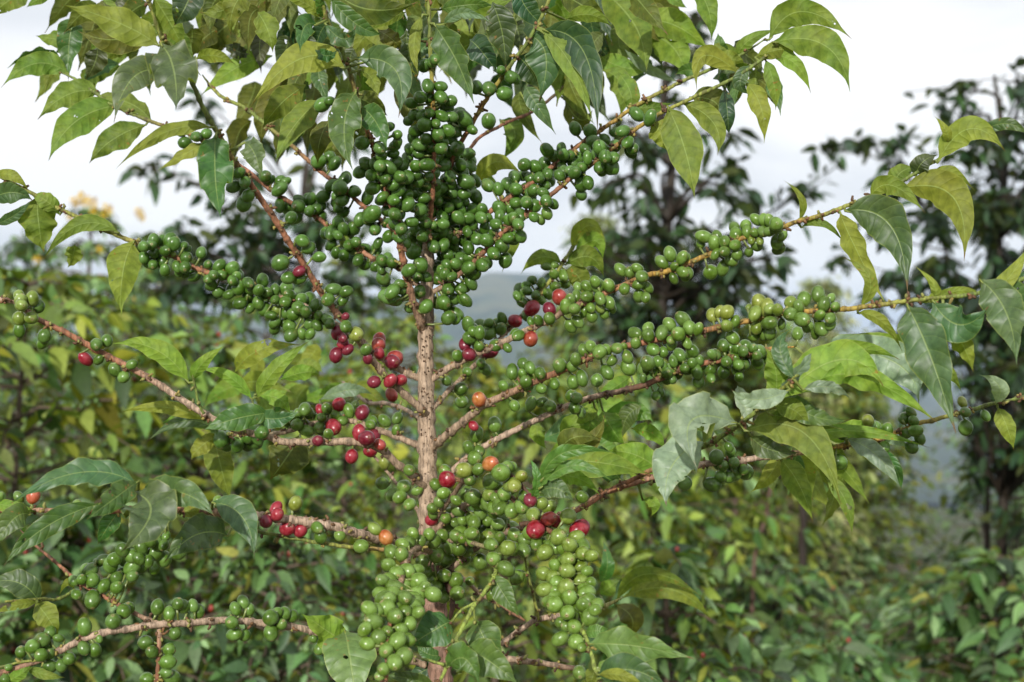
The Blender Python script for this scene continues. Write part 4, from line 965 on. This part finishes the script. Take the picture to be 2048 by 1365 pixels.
bushes = [
 ('olive', 60, 560, 3.3, .72, 'blurred coffee bush at the left edge, below the hanging yellowish leaf'),
 ('bush', 395, 615, 3.7, .72, 'blurred coffee bush behind the big wavy leaves of the lower left branch'),
 ('olive', 700, 690, 3.9, .68, 'blurred yellow-green coffee bush directly left of the pale trunk'),
 ('bush', 215, 525, 6.0, .95, 'dense blurred coffee bush beneath the yellow flowering tree'),
 ('bush', 530, 515, 6.6, 1.0, 'farther coffee bush seen between the left fruit branches'),
 ('olive', 800, 610, 6.2, .80, 'farther yellowish coffee bush peeking out just left of the trunk'),
 ('olive', 1060, 690, 4.4, .60, 'olive coffee bush directly right of the pale trunk'),
 ('bush', 1290, 730, 5.0, .62, 'coffee bush below the dark tall tree at centre right'),
 ('olive', 1010, 1010, 3.0, .5, 'low coffee bush behind the thick green fruit clusters at the bottom'),
 ('bush', 1330, 1105, 2.7, .36, 'nearest drooping coffee bush right of the lower fruit cluster'),
 ('low', 1545, 1130, 5.4, .72, 'low dark coffee bush at the bottom, right of the drooping one'),
 ('low', 1800, 1185, 6.4, .85, 'low coffee bush below the patch of bare pink soil'),
 ('low', 2010, 1080, 4.6, .62, 'broad-leaved coffee bush in the bottom right corner'),
 ('bush', 1450, 985, 8.5, .9, 'small far coffee bush beside the thin leaning stake'),
 ('low', 1690, 1090, 9.5, 1.0, 'far coffee bush between the thin dark trunk and the bare soil patch'),
 ('low', 1950, 1100, 9.0, .9, 'far coffee bush just left of the dark right-hand tree foot'),
 ('bush', -30, 470, 5.2, .55, 'tall blurred coffee bush cut off by the left edge beside the yellow-flowering tree'),
 ('low', 1660, 1265, 3.9, .5, 'lowest coffee bush near the bottom edge in the right half'),
 ('low', 160, 1010, 2.9, .5, 'shaded coffee bush behind the lower left fruit twigs'),  # shade here is put in by the darker leaf palette
 ('low', 560, 1050, 2.9, .5, 'shaded coffee bush behind the green twig at the bottom left of centre'),  # darker leaf palette paints the shade on this bush too
]
for pal, px, ty, Y, rad, lab in bushes:
    plant('coffee_bush', 'coffee bush', lab, GB, px, ty, Y, rad, pal, levels=20 if Y < 7 else 16, per=5, nodes=9, fruit=0.14 if Y < 5 else 0.04, stems=1, W=0.47, L=random.uniform(.078, .108) * (.78 if Y < 3.2 else 1), low=0.06, droop=.35)
def crown_tree(label, tpx, Y, path, targets, pal, L, tr, stem_c, clump=(.10, .06, .085), nl=(17, 30), spread=.5):
    """irregular broadleaf tree: forked limbs run from the trunk to leaf clumps spread through the crown"""
    P = [at(x, y, Y) for x, y in path]; base = Vector((P[-1].x, Y, 0)); base.z = float(ground_z(base.x, Y)); org = tuple(base)
    root = thing('shade_tree', org, label, 'tree'); P.append(base - Vector((0, 0, .08)))
    Q = [Vector(q) for q in catmull([tuple(p) for p in P], .09)]; n = len(Q)
    Q = [q + Vector((math.sin(i * .8), math.cos(i * .63), 0)) * tr * .25 for i, q in enumerate(Q)]
    mb, limb = MB(), MB(); tube(mb, Q, [tr * (.22 + .78 * i / n) for i in range(n)], [stem_c] * n, 10)
    PP, DDr, LL = [], [], []
    for tx, ty in targets:
        tgt = at(tx, ty, Y) + Vector((0, random.uniform(-spread, spread), 0)); hz = abs(tgt.x - Q[0].x) * .55 + .08
        c_ = [q for q in Q if q.z < tgt.z - hz * .3] or [Q[-2]]; st = min(c_[:max(1, len(c_) // 2)], key=lambda q: (q - tgt).length + random.uniform(0, .12))
        mid = st.lerp(tgt, .5) + Vector((random.uniform(-.1, .1), random.uniform(-.1, .1), random.uniform(-.05, .16)))
        ln_ = [Vector(q) for q in catmull([tuple(st), tuple(mid), tuple(tgt)], .05)]; k = len(ln_)
        tube(limb, ln_, [tr * (.32 - .24 * i / k) for i in range(k)], [stem_c] * k, 6, False)
        for _ in range(random.randint(3, 5)):
            s0 = ln_[random.randrange(k * 2 // 3, k)]; e = tgt + Vector((random.gauss(0, clump[0]), random.gauss(0, clump[0]), random.gauss(0, clump[1])))
            tw = [s0, s0.lerp(e, .5) + Vector((0, 0, .02)), e]; tube(limb, tw, [tr * .09, tr * .07, .0016], [stem_c] * 3, 5, False)
            d0 = (e - s0).normalized()
            for q in range(random.randint(*nl) // 4):
                t = random.uniform(.15, 1.05); p = s0.lerp(e, t) + Vector((random.gauss(0, 1), random.gauss(0, 1), random.gauss(0, 1))) * .018
                PP.append(p); DDr.append(d0 * random.uniform(.1, .8) + Vector((random.gauss(0, .7), random.gauss(0, .7), random.uniform(-.95, .3)))); LL.append(L * random.uniform(.55, 1.15))
    tp, un = PAL[pal]; n = len(PP)
    T_ = np.array([tp[random.randrange(len(tp))] for _ in range(n)]) * rng.uniform(.5, 1.8, (n, 1)) * .78
    U_ = np.array([un[random.randrange(len(un))] for _ in range(n)]) * rng.uniform(.6, 1.5, (n, 1)) * .78
    mb.build('trunk', M_BARK, root, org); limb.build('branches', M_BARK, root, org)
    foliage(PP, DDr, LL, .46, T_, U_, .3, 'crown', root, org); return root
DK = (.022, .017, .013)
def scatter(x0, x1, y0, y1, n): return [(random.uniform(x0, x1), random.uniform(y0, y1)) for _ in range(n)]
crown_tree('tall dark tree with a visible trunk rising behind the fruit branches right of centre', 1325, 6.8,
 [(1322, -40), (1328, 120), (1318, 260), (1340, 330), (1334, 450), (1326, 600), (1330, 760)],
 [(1200,370),(1240,340),(1270,310),(1390,335),(1440,300),(1500,395),(1580,400),(1555,450),(1470,440),(1420,400),(1230,450),(1200,520),(1260,560),(1380,520),(1450,560),(1300,480),(1400,600),(1500,540),(1180,600),(1380,30),(1425,15),(1300,40),(1350,120),(1290,620),(1440,640),(1520,600),(1560,500),(1340,380),(1280,400),(1310,240),(1360,200),(1260,250),(1450,350)] + scatter(1190, 1480, 440, 680, 30), 'dark', .115, .05, DK)
crown_tree('dark leafy tree at the right edge rising above the yellowish leaf spray', 2010, 6.4,
 [(1990, 150), (2006, 300), (1995, 480), (2012, 700), (2005, 1000)],
 [(1945,175),(1960,190),(2010,205),(2040,260),(1940,235),(2000,280),(1960,330),(2040,380),(1925,290),(1900,390),(1980,440),(1860,400),(1830,440),(1900,520),(2000,520),(1850,560),(1930,600),(2040,560),(1800,600),(2000,660),(1880,680),(2070,320),(2020,760),(1980,860),(2040,900),(1950,960),(2020,1000),(1860,760),(2060,700),(2060,480)] + scatter(1850, 2090, 380, 760, 30) + scatter(1975, 2100, 760, 1040, 24) + scatter(1960, 2090, 210, 400, 5), 'dark', .105, .035, DK)
crown_tree('thin dark tree with two small leaf tufts against the sky at right', 1850, 7.6,
 [(1800, 310), (1850, 420), (1930, 600), (1975, 820)],
 [(1662,298),(1690,296),(1745,312),(1775,325),(1800,345),(1790,400),(1740,440),(1850,480),(1780,560),(1720,600),(1880,600),(1830,660),(1760,680),(1700,520)], 'dark', .11, .022, DK, clump=(.05, .04))
crown_tree('blurred tree with loose leaves behind the fruit branches at upper left of the trunk', 610, 7.2,
 [(640, 60), (622, 250), (600, 420), (610, 640)],
 [(330,350),(420,335),(380,370),(450,400),(540,300),(600,330),(640,300),(700,120),(660,480),(580,560),(500,480),(430,450),(620,400),(700,260),(760,60),(560,200),(480,160),(420,210),(540,440),(700,430),(350,460),(470,540),(640,560),(720,560),(520,360),(390,500),(560,500)] + scatter(300, 760, 420, 620, 24), 'dark', .11, .03, (.07, .055, .045), clump=(.07, .05))
plant('shade_tree', 'tree', 'dark dense tree below the single yellow flower head left of the leftmost fruit cluster', None, 320, 450, 8.5, .80, 'low', L=.115, W=.44, levels=22, per=5, nodes=8, bare=.1, low=.2, prof='bush', tr=.03)
fl, _, _ = plant('flowering_tree', 'tree', 'dark leafy tree with clusters of yellow flowers at far left', None, 185, 395, 11.0, .72, 'low', L=.13, W=.4, levels=18, per=5, nodes=7, low=.25, prof='tree', tr=.05, fruit=0)
plant('shade_tree', 'tree', 'rounded grey-green tree just right of the yellow flowering tree', None, 345, 430, 12.0, .75, 'low', L=.13, W=.4, levels=18, per=5, nodes=7, low=.2, prof='tree', tr=.05)
plant('feathery_tree', 'tree', 'pale feathery olive tree behind the fruit branches right of centre', None, 1190, 375, 17, .95, 'feather', L=.13, W=.28, levels=26, per=6, nodes=10, low=.15, prof='tree', tr=.06, sub=2)
plant('feathery_tree', 'tree', 'pale feathery tree in front of the hills, its top below the right leaf spray', None, 1640, 515, 16, .80, 'feather', L=.13, W=.28, levels=26, per=6, nodes=10, low=.1, prof='tree', tr=.05, sub=2)
plant('feathery_tree', 'tree', 'broad yellowish feathery tree filling the gap right of the dark tall tree', None, 1530, 600, 9.5, .68, 'olive', L=.10, W=.30, levels=28, per=6, nodes=10, low=.1, prof='tree', tr=.07, sub=2, stem_c=(.10, .07, .05))
for pal, px, ty, Y, rad, lab in (
 ('olive', 1430, 660, 12.5, .8, 'yellowish distant tree below the tall sparse tree, behind the dense right fruit branch'),
 ('olive', 1690, 640, 14.5, .85, 'distant olive tree behind the large bright green leaves at right'),
 ('dark', 1610, 790, 10.5, .65, 'dark distant tree behind the pale grey-green leaves, above the thin dark trunk'),
 ('olive', 1470, 590, 8.3, .62, 'yellow-green blurred tree just right of the dark tall tree, behind the right fruit branches'),
 ('feather', 1585, 650, 9.0, .55, 'pale soft-leaved tree behind the curled pale leaves, right of centre'),
 ('olive', 1700, 700, 10.0, .62, 'blurred yellow-green tree left of the right-hand hillside gap, behind bright young leaves'),
 ('olive', 960, 690, 8.0, .55, 'blurred tree directly below the hillside gap beside the trunk'),
 ('low', 2040, 640, 13, .9, 'distant bushy tree behind the right-edge dark tree'),
 ('olive', 1140, 590, 13, .75, 'distant tree right of the blue hillside gap beside the trunk'),
 ('low', 720, 500, 12, 1.0, 'distant tree behind the red cherries left of the trunk'),
 ('low', 60, 470, 12, 1.1, 'distant dark tree behind the left edge leaves below the yellow flowers')):
    plant('shade_tree', 'tree', lab, None, px, ty, Y, rad, pal, L=.11, W=.42, levels=20, per=5, nodes=8, bare=.1, low=.12, prof='bush', tr=.04, sub=2, droop=.3)
# yellow blossom heads of the flowering tree
M_FLOWER, t_, o__ = newmat('yellow_petal'); b__ = NB(t_); p__ = b__.n('ShaderNodeBsdfPrincipled'); p__.inputs['Roughness'].default_value = .6
b__.l(b__.n('ShaderNodeAttribute', attribute_name='Col').outputs['Color'], p__.inputs['Base Color']); b__.l(p__.outputs[0], o__.inputs[0])
for fx, fy, fs in ((165, 398, 14), (185, 406, 13), (150, 405, 11), (215, 420, 13), (205, 432, 8), (186, 424, 8), (278, 424, 11), (284, 436, 9), (140, 435, 8), (200, 500, 8), (75, 520, 9), (55, 555, 8), (312, 558, 11), (268, 596, 8), (290, 540, 8), (275, 580, 8), (10, 597, 9)):
    c = at(fx, fy, 10.15); m_ = MB()
    for k in range(90):
        d = Vector((random.gauss(0, 1), random.gauss(0, 1), random.gauss(0, 1))).normalized(); s_ = fs / F * 10.15
        p = c + d * s_ * random.uniform(.2, .95); e = d.cross(Vector((.3, .9, .2))).normalized(); g_ = d.cross(e); q = s_ * .34
        kk = (0.85, 0.62, 0.03) if random.random() < .7 else (0.82, 0.55, 0.03)
        m_.add([p - e * q * .2, p + d * q * .5 - g_ * q * .6, p + d * q * 1.1, p + d * q * .5 + g_ * q * .6, p + d * q * .45 + e * q * .2], [(0, 1, 4), (1, 2, 4), (2, 3, 4), (3, 0, 4)], kk)
    m_.build('flower_cluster', M_FLOWER, fl, c)
# leaning pinkish stake and thin dark tree trunk in the right gap
def pole(name, cat, lab, pts, Y, r0, r1, c, knots=6):
    P = [at(x, y, Y) for x, y in pts]; base = P[-1].copy(); base.z = float(ground_z(base.x, Y)) - .05; P.append(base)
    Q = []
    for a, b in zip(P[:-1], P[1:]):
        for i in range(8): Q.append(a.lerp(b, i / 8))
    Q.append(P[-1]); n = len(Q); mb = MB()
    tube(mb, [q + Vector((math.sin(i * 1.3), math.cos(i * .9), 0)) * .004 for i, q in enumerate(Q)], [r0 + (r1 - r0) * i / n + .002 * (i % knots == 0) for i in range(n)], [c] * n, 10)
    tag(mb.build(name, M_BARK, None, Q[-1]), lab, cat)
pole('wooden_stake', 'stake', 'thin leaning pinkish wooden stake in the gap right of centre', [(1548, 945), (1525, 1060), (1505, 1140)], 5.2, .006, .009, (.16, .09, .07))
pole('bare_trunk', 'tree trunk', 'thin dark bare trunk with its top hidden by feathery leaves, right of the stake', [(1612, 900), (1606, 1010), (1604, 1120)], 7.5, .02, .026, (.018, .013, .011))
# ---------------------------------------------------------------- haze
if True:
    hm, ht, ho = newmat('haze_air'); hb = NB(ht); pv = hb.n('ShaderNodeVolumePrincipled')
    pv.inputs['Color'].default_value = (0.62, 0.78, 1.0, 1); pv.inputs['Density'].default_value = 0.00021; pv.inputs['Anisotropy'].default_value = 0.0
    hb.l(pv.outputs[0], ho.inputs['Volume'])
    x0, x1, y0, y1, z0, z1 = -9100, 9100, -9100, 9100, -130, 190
    me = bpy.data.meshes.new('haze'); me.from_pydata([(x0, y0, z0), (x1, y0, z0), (x1, y1, z0), (x0, y1, z0), (x0, y0, z1), (x1, y0, z1), (x1, y1, z1), (x0, y1, z1)], [], [(0, 3, 2, 1), (4, 5, 6, 7), (0, 1, 5, 4), (1, 2, 6, 5), (2, 3, 7, 6), (3, 0, 4, 7)])
    me.materials.append(hm); hz = bpy.data.objects.new('haze', me); col.objects.link(hz); hz['kind'] = 'stuff'
